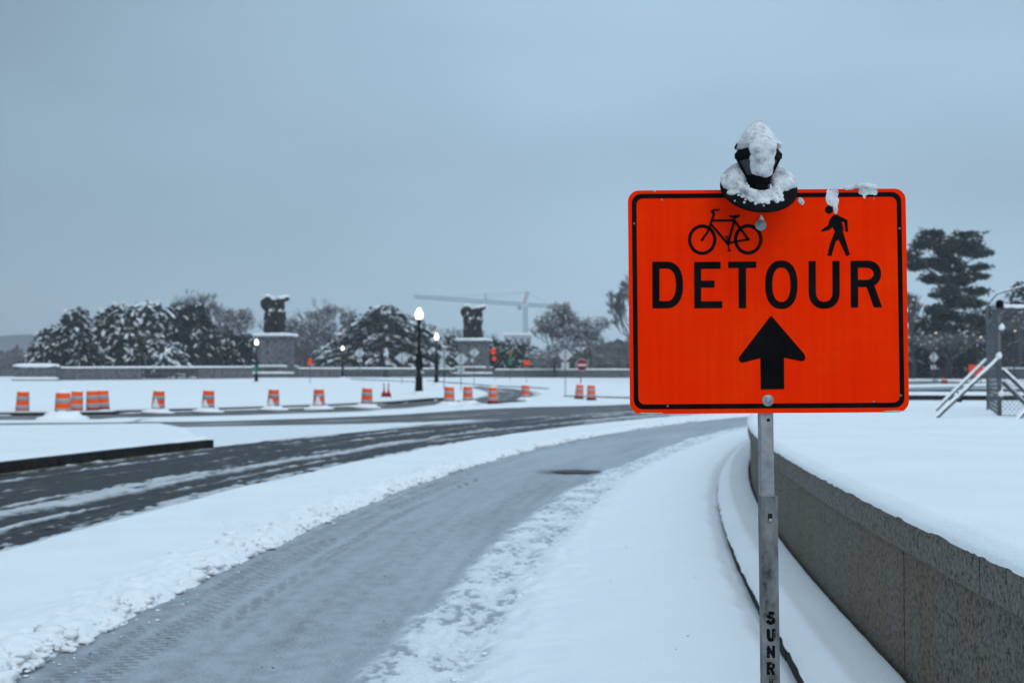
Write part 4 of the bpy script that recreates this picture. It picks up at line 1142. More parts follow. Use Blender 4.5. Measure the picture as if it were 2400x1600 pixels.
# ================================================================== SMALL SIGNS
def sign_post(px, py_base, Y, top_py, plates, label, cat='sign', group=None, w=.05, postmat='wood_post'):
    """plates: (shape, px, py, half width px, half height px, material)"""
    base = onT(px, Y)
    root = empty('road_sign', base, label, cat, group)
    k = Y / FPX
    top = P(px, top_py, Y).z - base.z
    MB().box(-w / 2, w / 2, -.02, .04, -.05, top).build('post', postmat, root)
    for j, (shp, ax, ay, hw_, hh_, mat) in enumerate(plates):
        c = P(ax, ay, Y); cx, cz = c.x - base.x, c.z - base.z; a, b_ = hw_ * k, hh_ * k
        yy = .045 + .006 * j if mat in ('alu',) else -.05 - .006 * j
        if shp == 'd': pts = [(cx, cz - b_), (cx + a, cz), (cx, cz + b_), (cx - a, cz)]
        elif shp == 'y': pts = [(cx, cz - b_), (cx + a, cz + b_), (cx - a, cz + b_)]
        elif shp == 'o': pts = [(cx + a * math.cos(q * math.pi / 12), cz + b_ * math.sin(q * math.pi / 12)) for q in range(24)]
        else: pts = [(cx - a, cz - b_), (cx + a, cz - b_), (cx + a, cz + b_), (cx - a, cz + b_)]
        nn = len(pts)
        V = [(p, yy, q) for p, q in pts] + [(p, yy + .004, q) for p, q in pts]
        F = [tuple(range(nn)), tuple(range(2 * nn - 1, nn - 1, -1))] + [(i, (i + nn), (i + 1) % nn + nn, (i + 1) % nn) for i in range(nn)]
        mb = MB().add(V, F)
        mb.build({'d': 'diamond_plate', 'y': 'triangle_plate', 'o': 'round_plate'}.get(shp, 'plate'), mat, root)
    return root
gs = 'backs of road signs on thin posts'
sign_post(727, 897, 128, 838, [('r', 727, 847, 4.6, 7.5, 'orange_small')], 'small upright orange sign on a thin post right of the left statue')
sign_post(842.6, 891, 150, 812, [('d', 842.6, 827, 12.5, 12.5, 'alu'), ('r', 842.6, 844, 5.5, 4, 'alu')], 'grey diamond sign back with small plaque, below the cedar top', group=gs)
sign_post(942, 897, 125, 822, [('d', 942, 838, 17.5, 14, 'alu')], 'grey diamond sign back just left of the tallest lamp', group=gs)
sign_post(1041, 910, 92, 820, [('y', 1041, 833, 15, 10.5, 'alu'), ('r', 1037, 850, 6.5, 11, 'alu')], 'grey inverted triangle sign back right of the second lamp', group=gs)
sign_post(1080.6, 907, 98, 823, [('d', 1080.6, 841, 16.5, 16.5, 'alu'), ('r', 1080.6, 868, 7.5, 9, 'alu')], 'larger grey diamond sign back with two plaques before the right pedestal', group=gs)
sign_post(1111, 895, 128, 814, [('d', 1111.7, 826, 12, 12, 'alu'), ('r', 1107, 844, 3, 4, 'alu')], 'smaller grey diamond sign back before the right pedestal', group=gs)
sign_post(1160, 888, 150, 815, [('r', 1156, 823, 5.5, 6.5, 'orange_small'), ('d', 1158.5, 840, 6.2, 6.8, 'orange_small')], 'two small orange signs one above the other beside the right pedestal')
sign_post(1196, 888, 150, 818, [('r', 1196.5, 828, 2.6, 9, 'yellow'), ('r', 1196, 847, 4.8, 8, 'green')], 'thin post with yellow and green plates right of the right pedestal', postmat='black_metal')
sign_post(1234, 891, 140, 842, [('r', 1234.7, 850, 7.4, 5, 'orange_small')], 'small wide orange sign on thin post near the crane mast')
sign_post(1325, 909, 95, 813, [('d', 1325, 832, 17, 17, 'alu'), ('r', 1325, 858, 9, 9.5, 'alu')], 'large grey diamond sign back with square plaque left of the red disc', group=gs)
dn = sign_post(1361, 899, 106, 814, [('y', 1361, 820, 13, 6.5, 'alu'), ('o', 1364, 855, 14.5, 14.5, 'white_panel'), ('o', 1364, 855, 13.4, 13.4, 'dne'), ('r', 1364, 855, 10, 2.2, 'white_panel')],
               'dark red round no entry sign with white bar on a dark post', w=.09)
sign_post(2188, 906, 120, 821, [('d', 2188.8, 837, 11.5, 14, 'alu'), ('r', 2188, 860, 6.2, 5, 'alu')], 'grey diamond sign back below the tall pine on the right', group=gs)
# orange board and marker at the right
b0 = onT(2287, 100)
ob = empty('orange_board', b0, 'square orange work board standing behind the fence braces', 'board')
k = 100 / FPX
MB().box(-17 * k, 17 * k, -.03, 0, P(0, 881, 100).z - b0.z, P(0, 855, 100).z - b0.z).build('panel', 'orange_small', ob)
for sx in (-12, 12): MB().box(sx * k - .03, sx * k + .03, 0, .06, -.05, P(0, 858, 100).z - b0.z).build('leg', 'galv_dark', ob)
b1 = onT(2213, 96)
om = empty('orange_marker', b1, 'low red and white barrier lying in snow left of the orange board', 'barrier')
MB().box(-.2, .2, -.1, .1, 0, .14).build('foot', 'rubber', om)
MB().box(-.22, .22, -.04, .04, .1, .30).build('bar', 'drum', om)
MB().box(-.24, .24, -.06, .06, .30, .36).build('snow_cap', 'snow_far', om)

# ================================================================== FENCE ON THE LAWN
FY = 20.0
LAWNZ = .98
def wire_mesh(p0, p1, z0, z1, pitch=.055, r=.0022):
    p0, p1 = Vector(p0), Vector(p1); L = (p1 - p0).length; H = z1 - z0; d = (p1 - p0) / L
    mb = MB(); nrm = Vector((-d.y, d.x, 0))
    for sgn in (1, -1):
        c = -H
        while c < L:
            a0, a1 = max(0, c), min(L, c + H)
            if a1 - a0 > .01:
                za, zb_ = (z0 + (a0 - c), z0 + (a1 - c)) if sgn > 0 else (z1 - (a0 - c), z1 - (a1 - c))
                q = nrm * (.002 * sgn)
                mb.tube(Vector((p0 + d * a0).to_tuple()) .xyz * 1 + q + Vector((0, 0, za - p0.z)), (p0 + d * a1) + q + Vector((0, 0, zb_ - p0.z)), r, r, 3, False)
            c += pitch * 1.414
    return mb
fp0 = P(2343, 985, FY); fp0.z = LAWNZ - .03
FEN = empty('chain_link_fence', fp0, 'grey chain link fence with snowy top rail and props on the raised lawn', 'fence')
ZT = P(2343, 716, FY).z
def fput(o): to_parent(o, FEN); return o
pr = Vector((fp0.x + 3.2, FY + .25, fp0.z))
fput(MB().tube(fp0 + Vector((0, 0, -.05)), (fp0.x, fp0.y, ZT + .05), .032, .032, 10).build('fence_post', 'galv_dark', sm=True))
fput(MB().tube(pr, (pr.x, pr.y, ZT + .02), .032, .032, 10).build('fence_post', 'galv_dark', sm=True))
fput(MB().tube((fp0.x, fp0.y, ZT - .04), (pr.x, pr.y, ZT - .09), .028, .028, 10).build('top_rail', 'galv_dark', sm=True))
cl = MB().lathe([(.055, 0), (.06, .05), (.055, .1), (.02, .12)], 10)
fput(cl.build('post_cap', 'black_metal', None, (fp0.x + .02, fp0.y, ZT - .03), True))
fput(link('snow_on_rail', remeshed('rs', capsule((fp0.x + .1, fp0.y, ZT - .01), (pr.x, pr.y, ZT - .055), .034, .034, 60), .02, .008, 9), 'snow'))
fput(wire_mesh((fp0.x, fp0.y, fp0.z), (pr.x, pr.y, fp0.z), fp0.z + .03, ZT - .07).build('wire_mesh', 'galv_dark'))
fput(MB().tube((fp0.x, fp0.y, fp0.z + .06), (pr.x, pr.y, fp0.z + .06), .02, .02, 8).build('bottom_rail', 'galv_dark'))
# panel running away from the corner, seen nearly edge on
fq = P(2316, 978, 26); fq.z = LAWNZ - .03
fput(MB().tube(fq, (fq.x, fq.y, P(2316, 722, 26).z), .03, .03, 10).build('fence_post', 'galv_dark', sm=True))
ZQ = P(2316, 722, 26).z
fput(wire_mesh((fp0.x - .03, fp0.y, fp0.z), (fq.x, fq.y, fp0.z), fp0.z + .03, ZT - .1, .10, .0013).build('wire_mesh', 'galv_dark'))
fput(MB().tube((fp0.x, fp0.y, ZT - .06), (fq.x, fq.y, ZT - .06), .025, .025, 8).build('top_rail', 'galv_dark', sm=True))
# tall bent tube gate frame
gpts = [P(2314, 980, 24), P(2313, 722, 24), P(2318, 708, 24), P(2338, 688, 24), P(2362, 682, 24), P(2400, 671, 24), P(2460, 655, 24)]
gpts[0].z = LAWNZ - .05
fput(MB().path(gpts, .015, 8).build('bent_tube', 'galv_dark', sm=True))
sp = []
for a, b_ in zip(gpts[1:-1], gpts[2:]): sp += capsule(a + Vector((0, 0, .025)), b_ + Vector((0, 0, .012)), .016, .016, max(6, int((b_ - a).length / .018)))
fput(link('snow_on_tube', remeshed('st', sp, .02, .008, 9), 'snow'))
gm = MB()
gw0 = Vector((gpts[1].x, 24.03, LAWNZ)); gw1 = Vector((gpts[-1].x, 24.03, LAWNZ))
fput(wire_mesh(gw0, gw1, LAWNZ, gpts[1].z - .05).build('wire_mesh', 'galv_dark'))
# props with snow lying on them
def prop(a, b_, r=.034):
    a, b_ = Vector(a), Vector(b_)
    fput(MB().tube(a, b_, r, r, 10).build('prop', 'galv_dark', sm=True))
    off = Vector((0, 0, r * .75))
    fput(link('snow_on_prop', remeshed('sp', capsule(a + off, b_ + off, r * .82, r * .82, int((b_ - a).length / .03)), .016, .006, 12), 'snow'))
prop(P(2340, 842, FY), P(2184, 988, FY - .8))
prop(P(2310, 845, 25), P(2184, 969, 23.0))
prop(P(2352, 868, FY - .05), P(2480, 990, FY - .6))
prop(P(2350, 895, FY + .3), P(2470, 1010, FY + .4))
prop(P(2460, 905, FY - .1), P(2358, 1010, FY - 1.6))
for (px, py) in ((2340, 842), (2345, 930), (2346, 775)):
    c = P(px, py, FY)
    o = MB().lathe([(.04, -.03), (.05, 0), (.04, .03)], 10).build('clamp', 'galv_dark', None, c, True); fput(o)
    fput(link('snow_on_clamp', remeshed('sc', [(c + Vector((0, -.02, .05)), (.05, .045, .05)), (c + Vector((.01, -.02, .09)), (.025, .025, .03))], .014, .006, 20), 'snow'))
st = P(2249, 950, 33)
stk = empty('short_stake', (st.x, 33, .9), 'short black stake standing in the lawn snow below the fence props', 'stake')
MB().box(-.05, .05, -.05, .05, -.1, P(0, 918, 33).z - .9).build('shaft', 'black_metal', stk)
MB().box(-.055, .055, -.055, .055, P(0, 918, 33).z - .9, P(0, 918, 33).z - .85).build('snow_cap', 'snow', stk)

# ================================================================== PARAPET AND STATUES
def parapet(pa, pb, hh, label, nblk, name='parapet_wall', balu=None, thick=.45):
    """low stone wall between two ground points; balu=(t0,t1) is an open baluster stretch"""
    pa, pb = Vector(pa), Vector(pb); d = (pb - pa); L = d.length; rz = math.atan2(d.y, d.x)
    root = empty(name, pa, label, 'wall', None, rz)
    root.rotation_euler = (0, -math.asin((pb.z - pa.z) / L), rz)
    MB().box(0, L, -.08, thick + .08, -.3, .12).build('plinth', 'parapet', root)
    seg = L / nblk
    for i in range(nblk):
        t0, t1 = i / nblk, (i + 1) / nblk
        if balu and balu[0] <= (t0 + t1) / 2 <= balu[1]:
            nb = max(3, int(seg / .34))
            for q in range(nb):
                xx = seg * (i + (q + .5) / nb)
                key = ('bal', round(hh, 2))
                if key not in BAL: BAL[key] = MB().lathe([(.09, .12), (.09, .2), (.06, .26), (.10, .45), (.055, hh - .35), (.09, hh - .25), (.09, hh - .18)], 8).mesh('baluster')
                o = link('baluster', BAL[key], 'parapet', root); o.location = (xx, thick / 2, 0)
        else:
            MB().box(seg * i + .02, seg * (i + 1) - .02, 0, thick, .12, hh - .18).build('stone_block', 'parapet', root)
    MB().box(0, L, -.1, thick + .1, hh - .18, hh).build('coping', 'parapet', root)
    xs = np.linspace(0, L, max(8, int(L / .8))); tq = np.linspace(0, 1, 7)
    XX, TT = np.meshgrid(xs, tq, indexing='ij')
    zz = hh + .01 + .16 * np.sqrt(np.clip(np.minimum(TT, 1 - TT) * 3, 0, 1)) * (.7 + .6 * fbm(XX * .3 + pa.x, TT * 2, 3))
    o = link('snow_layer', grid_mesh('ps', XX, -.13 + TT * (thick + .26), zz), 'snow_far', root)
    yy = np.linspace(-.8, -.08, 5)
    return root
BAL = {}
def pt(px, py, Y):
    v = P(px, py, Y); return v
PY = 165.0
pl0 = onT(130, 146)
parapet(onT(128, 146), onT(592, 160), 1.42, 'long low stone parapet below the snowy evergreens on the left', 24, balu=(.40, .70))
parapet(onT(700, 166), onT(1066, 182), 1.22, 'stone parapet with balusters between the two statue pedestals', 22, balu=(.28, 1.0))
parapet(onT(1160, 184), onT(1700, 172), 1.12, 'stone parapet right of the right statue pedestal', 18)
parapet(onT(2040, 165), onT(2520, 140), 1.2, 'stone parapet below the tall pine on the right', 16)
pier = empty('end_pier', onT(85, 143), 'broad stone end pier of the parapet at the far left', 'pier')
kz = 143 / FPX
MB().box(-52 * kz, 54 * kz, -.6, 1.2, -.3, .28).build('plinth', 'parapet', pier)
MB().box(-48 * kz, 48 * kz, -.4, 1.0, .28, 1.45).build('pier_body', 'parapet', pier)
MB().box(-50 * kz, 50 * kz, -.5, 1.1, 1.45, 1.66).build('coping', 'parapet', pier)
link('snow_layer', remeshed('pierS', [((q * kz, .3, 1.7), (.9, .8, .22)) for q in range(-38, 39, 6)], .1, .03, 2), 'snow_far', pier)
link('plinth_snow', remeshed('pierS2', [((q * kz, -.5, .3), (.6, .25, .14)) for q in range(-46, 48, 5)], .08, .02, 2), 'snow_far', pier)

def statue(px, Y, s, lab_p, lab_s, seed):
    base = onT(px, Y)
    ped = empty('statue_pedestal', base, lab_p, 'pedestal', 'stone pedestals of the two statues', R(-14))
    ped.scale = (s, s, s)
    MB().box(-3.1, 3.1, -2.6, 2.6, -.4, .35).build('step', 'pedestal', ped)
    MB().lathe([(2.9, -.2), (2.9, .62), (2.75, .7)], 28, (.2, -1.6, 0)).build('curved_step', 'pedestal', ped)
    MB().box(-2.35, 2.35, -2.0, 2.0, .35, 1.55).build('plinth', 'pedestal', ped)
    MB().box(-2.0, 2.0, -1.7, 1.7, 1.55, 5.1).build('shaft', 'pedestal', ped)
    for sx in (-1.86, -.66, .66, 1.86): MB().box(sx - .14, sx + .14, -1.78, -1.70, 1.6, 5.05).build('pilaster', 'pedestal', ped)
    MB().box(-2.16, 2.16, -1.86, 1.86, 5.1, 5.42).build('frieze', 'pedestal', ped)
    MB().box(-2.4, 2.4, -2.1, 2.1, 5.42, 5.72).build('cornice', 'pedestal', ped)
    link('snow_layer', remeshed('pedS', [((q, w_, 5.74), (.62, .62, .24)) for q in np.arange(-2, 2.1, .5) for w_ in (-1.7, -1.0, 0, 1.0, 1.7)], .12, .03, 2), 'snow_far', ped)
    link('step_snow', remeshed('pedS2', [((q, w_, 1.56), (.5, .3, .16)) for q in np.arange(-2.1, 2.2, .35) for w_ in (-1.9, 1.9)], .1, .02, 2), 'snow_far', ped)
    link('foot_snow', remeshed('pedS3', [((2.8 * math.cos(q) + .2, -1.6 + 2.8 * math.sin(q), .68), (.5, .4, .14)) for q in np.linspace(-math.pi, 0, 18)], .1, .02, 2), 'snow_far', ped)
    # plain bronze group: a big horse-like beast with folded mass behind and two robed figures
    st = empty('bronze_statue', base + Vector((0, 0, 5.75 * s)), lab_s, 'statue', 'dark bronze statues on pedestals', R(-14)); st.scale = (s, s, s * 1.06)
    rnd = random.Random(seed); parts = []
    parts += capsule((-.85, .1, 2.35), (.55, -.05, 2.5), .78, .72, 7)          # trunk
    parts += capsule((.55, -.1, 2.6), (.95, -.35, 4.1), .62, .42, 7)           # neck
    parts += capsule((.95, -.4, 4.25), (1.45, -.75, 3.55), .36, .22, 6)        # head
    for (a, b_, c) in (((.75, -.45, 2.2), (.95, -.55, 1.15), (.85, -.5, 0)), ((.6, .4, 2.2), (1.05, .35, 1.2), (.9, .35, 0)), ((-1.05, -.4, 2.1), (-1.2, -.4, 1.1), (-1.05, -.4, 0)), ((-1.1, .45, 2.1), (-1.25, .45, 1.1), (-1.1, .45, 0))):
        parts += capsule(a, b_, .38, .24, 5) + capsule(b_, c, .24, .22, 5)
    for (cx_, cz_, rx_, rz_) in ((-1.55, 3.95, .55, .62), (-1.3, 4.25, .6, .6), (-1.0, 4.35, .6, .55), (-.6, 4.05, .6, .55), (-.2, 3.75, .55, .55), (-1.2, 3.6, .5, .5), (-.7, 3.3, .6, .5)):   # raised mass at the back
        parts.append(((cx_, rnd.uniform(-.3, .2), cz_), (rx_, .5, rz_)))
    for q in range(6): parts.append(((.25 + .27 * q, rnd.uniform(-.3, .2), 4.3 + .05 * q), (.34, .45, .27)))
    for fx, fy in ((-.35, -.95), (1.15, -.85)):                                  # robed figures
        parts += capsule((fx, fy, 0), (fx * .95, fy, 1.5), .46, .36, 7) + capsule((fx * .95, fy, 1.5), (fx * .9, fy, 2.3), .36, .38, 5)
        parts += capsule((fx * .9, fy, 2.5), (fx * .9, fy - .03, 2.75), .2, .22, 4) + capsule((fx * .9 - .35, fy, 2.3), (fx * .9 - .5, fy - .25, 1.4), .15, .12, 5) + capsule((fx * .9 + .35, fy, 2.3), (fx * .9 + .6, fy + .1, 2.9), .15, .12, 5)
    for q in range(22): parts.append(((rnd.uniform(-1.15, 1.0), rnd.uniform(-.5, .5), rnd.uniform(.4, 3.0)), (.5, .45, .55)))
    for q in range(10): parts.append(((rnd.uniform(-1.2, 1.2), rnd.uniform(-.7, .7), rnd.uniform(0, .5)), (.5, .45, .5)))
    me = remeshed('group', parts, .085, .07, 2.2)
    link('figure_group', me, 'bronze', st)
    link('snow_cover', snow_on(me, 'statue_snow', .74, .26), 'snow_far', st)['kind'] = 'stuff'
statue(645, 172, 1.0, 'left stone pedestal with pilasters carrying the left bronze statue', 'left of two dark bronze horse statues, snow on its top', 3)
statue(1110, 190, .97, 'right stone pedestal carrying the right bronze statue, crane behind', 'right of two dark bronze horse statues, crane jib behind it', 5)

# ================================================================== TREES
def rand_quads(C, size, flat=0.35, rng=RNG, aspect=1.6):
    """one small leaf-spray quad per centre"""
    n = len(C)
    a = rng.normal(size=(n, 3)); a[:, 2] *= flat; a /= np.linalg.norm(a, axis=1)[:, None]
    b = rng.normal(size=(n, 3)); b[:, 2] *= .8
    b -= a * (a * b).sum(1)[:, None]; b /= np.linalg.norm(b, axis=1)[:, None]
    s = (np.asarray(size) * rng.uniform(.6, 1.3, n))[:, None]
    a = a * s * aspect / 2; b = b * s / 2
    V = np.stack([C - a - b * .4, C + b * -1.0, C + a, C + b], 1).reshape(-1, 3)
    F = np.arange(4 * n).reshape(n, 4)
    return V, F
_gu, _gv = np.meshgrid(np.linspace(-1, 1, 5), np.linspace(0, 1, 6), indexing='ij')
def boughs_snow(C, yaw, length, width, droop, thick, rng=RNG):
    """drooping pads of snow; one curved patch per bough"""
    n = len(C)
    u = _gu[None] * (1 - .55 * _gv[None] ** 2) * width[:, None, None] * .5
    v = (_gv[None] - .35) * length[:, None, None]
    z = -droop[:, None, None] * (_gv[None] ** 1.6) * length[:, None, None] - .35 * width[:, None, None] * np.abs(_gu[None]) ** 2
    u = u + rng.normal(size=(n, 5, 6)) * (width * .07)[:, None, None]; v = v + rng.normal(size=(n, 5, 6)) * (length * .05)[:, None, None]
    z = z + rng.normal(size=(n, 5, 6)) * (thick * .35)[:, None, None] + thick[:, None, None]
    c, s = np.cos(yaw)[:, None, None], np.sin(yaw)[:, None, None]
    X = C[:, 0, None, None] + v * c - u * s; Y = C[:, 1, None, None] + v * s + u * c; Z = C[:, 2, None, None] + z
    V = np.stack([X, Y, Z], -1).reshape(-1, 3)
    i = np.arange(30).reshape(5, 6); f = np.stack([i[:-1, :-1], i[1:, :-1], i[1:, 1:], i[:-1, 1:]], -1).reshape(-1, 4)
    F = (f[None] + (np.arange(n) * 30)[:, None, None]).reshape(-1, 4)
    return V, F
def tree_root(name, base, label, group=None): return empty(name, base, label, 'tree', group)
def trunk_part(root, h, r, lean=(0, 0), mat='bark', limbs=()):
    mb = MB(); pts = [Vector((lean[0] * t * h, lean[1] * t * h, t * h)) for t in (0, .25, .5, .75, 1)]
    rs = [r * 1.3, r, r * .8, r * .55, r * .2]
    for k in range(4): mb.tube(pts[k], pts[k + 1], rs[k], rs[k + 1], 8, k in (0, 3))
    for (z0, yw, ln, up) in limbs:
        a = Vector((lean[0] * z0, lean[1] * z0, z0)); mb.tube(a, a + Vector((math.cos(yw) * ln, math.sin(yw) * ln, up)), r * .4, r * .1, 5)
    mb.v[0:0] = []
    return mb.build('trunk', mat, root, sm=True)
def crown(root, Vf, Ff, Vs, Fs, fol='fol'):
    link('crown', quads_mesh('crown', Vf, Ff), fol, root)['kind'] = 'stuff'
    if Vs is not None and len(Vs):
        me = quads_mesh('snow', Vs, Fs); o = link('snow_load', me, 'tree_snow', root); o['kind'] = 'stuff'; me.polygons.foreach_set('use_smooth', [True] * len(me.polygons))

def evergreen(px, Y, wpx, top_py, label, seed, snow=.8, nb=420, bs=1.0, lobes=None, fol='fol', group='snowy evergreens behind the parapet', depth=.7):
    """broad evergreen with snow-laden drooping boughs"""
    rng = np.random.default_rng(seed)
    base = onT(px, Y); h = P(px, top_py, Y).z - base.z; rx = wpx / FPX * Y / 2
    root = tree_root('evergreen_tree', base, label, group)
    trunk_part(root, h * .8, .22, limbs=[(h * .3 + i * h * .06, i * 2.1, rx * .5, h * .12) for i in range(7)])
    if lobes is None:
        lobes = [(rng.uniform(-.55, .55), rng.uniform(-.5, .5), rng.uniform(.15, .72), rng.uniform(.30, .5)) for _ in range(9)] + [(0, 0, .3, .62), (.05, 0, .66, .36)]
    C = []; N = []
    per = nb // len(lobes) + 1
    for (lx_, ly_, lz_, lr_) in lobes:
        d = rng.normal(size=(per, 3)); d[:, 2] = np.abs(d[:, 2]) * .8 - .25; d /= np.linalg.norm(d, axis=1)[:, None]
        rad = rng.uniform(.55, 1.0, per) ** .5
        c = np.stack([lx_ * rx + d[:, 0] * rad * lr_ * rx, ly_ * rx * depth + d[:, 1] * rad * lr_ * rx * depth, lz_ * h + d[:, 2] * rad * lr_ * h * .75], -1)
        C.append(c); N.append(d)
    C = np.concatenate(C); N = np.concatenate(N)
    k = (C[:, 2] > .15) & (C[:, 2] < h * 1.02); C, N = C[k], N[k]; n = len(C)
    nl = 16
    off = rng.normal(size=(n, nl, 3)) * np.array([.42, .42, .22]) * bs
    Lc = (C[:, None] + off - np.array([0, 0, .42 * bs])).reshape(-1, 3)
    Vf, Ff = rand_quads(Lc, .42 * bs, .6, rng)
    sel = rng.random(n) < snow
    Cs, Ns = C[sel], N[sel]; m_ = len(Cs)
    Cs = np.repeat(Cs, 2, 0) + rng.normal(size=(m_ * 2, 3)) * np.array([.4, .4, .2]) * bs; Ns = np.repeat(Ns, 2, 0); m_ *= 2
    Vs, Fs = boughs_snow(Cs + np.array([0, 0, .05 * bs]), np.arctan2(Ns[:, 1], Ns[:, 0]) + rng.normal(size=m_) * .5, rng.uniform(.4, 1.1, m_) * bs, rng.uniform(.18, .46, m_) * bs, rng.uniform(.2, .9, m_), np.full(m_, .08 * bs), rng)
    crown(root, Vf, Ff, Vs, Fs, fol)
    return root
lob = lambda *a: list(a)
evergreen(150, 158, 150, 722, 'leftmost snowy evergreen with ragged top', 1, .62, 760, .95, lob((-.2, 0, .2, .75), (.25, 0, .55, .5), (.35, .1, .82, .25), (-.55, 0, .32, .42), (.6, 0, .3, .5), (-.9, 0, .12, .3), (-.35, 0, .55, .3)))
evergreen(300, 165, 215, 716, 'broadest snow laden evergreen left of the left statue', 2, 1.0, 1050, 1.3, lob((0, 0, .25, .7), (-.5, 0, .45, .5), (.45, 0, .35, .55), (-.2, 0, .72, .4), (.3, 0, .76, .38), (.5, 0, .84, .25), (.75, -.2, .2, .4), (-.75, 0, .2, .45), (.0, -.5, .3, .5)))
evergreen(440, 176, 150, 712, 'dark evergreen with little snow under the bare fan crown', 3, .3, 800, .9, lob((0, 0, .3, .8), (-.3, 0, .6, .5), (.15, 0, .78, .4), (.5, 0, .35, .5), (-.5, 0, .82, .2), (.5, 0, .6, .3)))
evergreen(545, 182, 120, 770, 'low dark evergreen left of the left statue pedestal', 4, .35, 300, .95)
evergreen(1192, 205, 150, 782, 'dark snowy bush right of the right statue pedestal', 6, .6, 330, .85)
evergreen(1060, 205, 90, 772, 'snowy bush showing left of the right statue', 7, .7, 200, .8)

def bare_tree(px, Y, top_py, wpx, label, seed, mat='twig', levels=6, spread=.5, base_py=None, up=.35, kids=3, frost=0, group='bare winter trees behind the parapet', trunk=.2, name='bare_tree'):
    rng = random.Random(seed)
    base = onT(px, Y); h = P(px, top_py, Y).z - base.z; rw = wpx / FPX * Y / 2
    root = tree_root(name, base, label, group)
    segs = []; tips = []
    def grow(p, d, L, r, lv):
        q = p + d * L; mid = p.lerp(q, .5) + Vector((rng.gauss(0, .04), rng.gauss(0, .04), rng.gauss(0, .03))) * L
        segs.append((p, mid, r, r * .85, lv)); segs.append((mid, q, r * .85, r * .7, lv)); tips.append(q)
        if lv == 0: return
        for i in range(kids if lv > 1 else kids + 2):
            nd = (d + Vector((rng.gauss(0, spread), rng.gauss(0, spread), rng.gauss(up, .28)))).normalized()
            grow(p.lerp(q, rng.uniform(.55, 1)) if i else q, nd, L * rng.uniform(.62, .84), r * .62, lv - 1)
    grow(Vector((0, 0, 0)), Vector((0, 0, 1)), h * trunk, h * .016 + .08, levels)
    zmax = sorted(t.z for t in tips)[int(len(tips) * .985)]; xmax = sorted(abs(t.x) for t in tips)[int(len(tips) * .97)]
    sz, sx = h / zmax, rw / max(xmax, .1)
    mbt, mbb = MB(), MB()
    for (a, b_, r0, r1, lv) in segs:
        a = Vector((a.x * sx, a.y * sx, a.z * sz)); b_ = Vector((b_.x * sx, b_.y * sx, b_.z * sz))
        if (b_ - a).length < 1e-4: continue
        (mbt if lv >= levels - 1 else mbb).tube(a, b_, max(r0, .022), max(r1, .017), 6 if lv >= levels - 1 else 3, False)
    mbt.build('trunk', 'bark' if mat == 'twig' else mat, root)
    mbb.build('branches', mat, root)['kind'] = 'stuff'
    if frost:
        rg = np.random.default_rng(seed); tp = np.array([(t.x * sx, t.y * sx, t.z * sz) for t in tips])
        idx = rg.integers(0, len(tp), frost); C = tp[idx] + rg.normal(size=(frost, 3)) * .25
        V, F = rand_quads(C, .2, .5, rg, 2.2); link('frosted_twigs', quads_mesh('ft', V, F), 'frost', root)['kind'] = 'stuff'
        V, F = rand_quads(C[: frost // 3] + np.array([0, 0, .1]), .22, .2, rg); link('snow_load', quads_mesh('fs', V, F), 'snow_far', root)['kind'] = 'stuff'
    return root
bare_tree(462, 215, 690, 140, 'bare fan-shaped tree rising behind the dark evergreen', 11, levels=7, spread=.34, up=.5, trunk=.16)
bare_tree(575, 205, 728, 120, 'bare grey tree directly left of the left statue', 12, levels=7, spread=.45, frost=2200)
bare_tree(520, 235, 745, 110, 'fainter bare tree between evergreen and left statue', 22, levels=6, spread=.45)
bare_tree(715, 200, 732, 110, 'dense rounded bare tree directly right of the left statue', 13, levels=7, spread=.42, frost=2200)
bare_tree(668, 210, 742, 90, 'bare tree hidden mostly behind the left pedestal', 23, levels=6, spread=.42)
bare_tree(803, 215, 710, 130, 'bare tree with open upright limbs left of the cedar', 14, levels=6, spread=.4, up=.42, trunk=.22)
bare_tree(760, 208, 775, 100, 'low bare thicket tree below the open upright tree', 24, levels=6, spread=.55, frost=2200)
bare_tree(1100, 230, 770, 130, 'pale bare tree behind the right statue', 15, levels=6, spread=.5, frost=300)
bare_tree(1300, 190, 716, 90, 'tall snow dusted tree right of the crane mast', 16, levels=7, spread=.42, frost=3200, mat='twig')
bare_tree(1385, 188, 748, 190, 'broad snow dusted tree at the left edge of the big sign', 17, levels=7, spread=.55, frost=3800)
bare_tree(1300, 180, 800, 110, 'low snow dusted thicket under the tall dusted tree', 18, levels=6, spread=.6, frost=1800)
bare_tree(1490, 150, 650, 120, 'thin bare tree peeking out left of the big sign', 19, levels=7, spread=.42)
bare_tree(2140, 150, 690, 110, 'bare tree peeking out right of the big sign', 20, levels=7, spread=.45, frost=300)
bare_tree(2215, 140, 780, 150, 'low bare thicket tree at the foot of the pine', 21, levels=7, spread=.65, frost=200)
bare_tree(2330, 170, 700, 130, 'bare tree seen through the chain link fence', 25, levels=7, spread=.5, frost=400)
bare_tree(2390, 150, 720, 120, 'bare tree at the right edge behind the fence', 26, levels=7, spread=.5, frost=300)

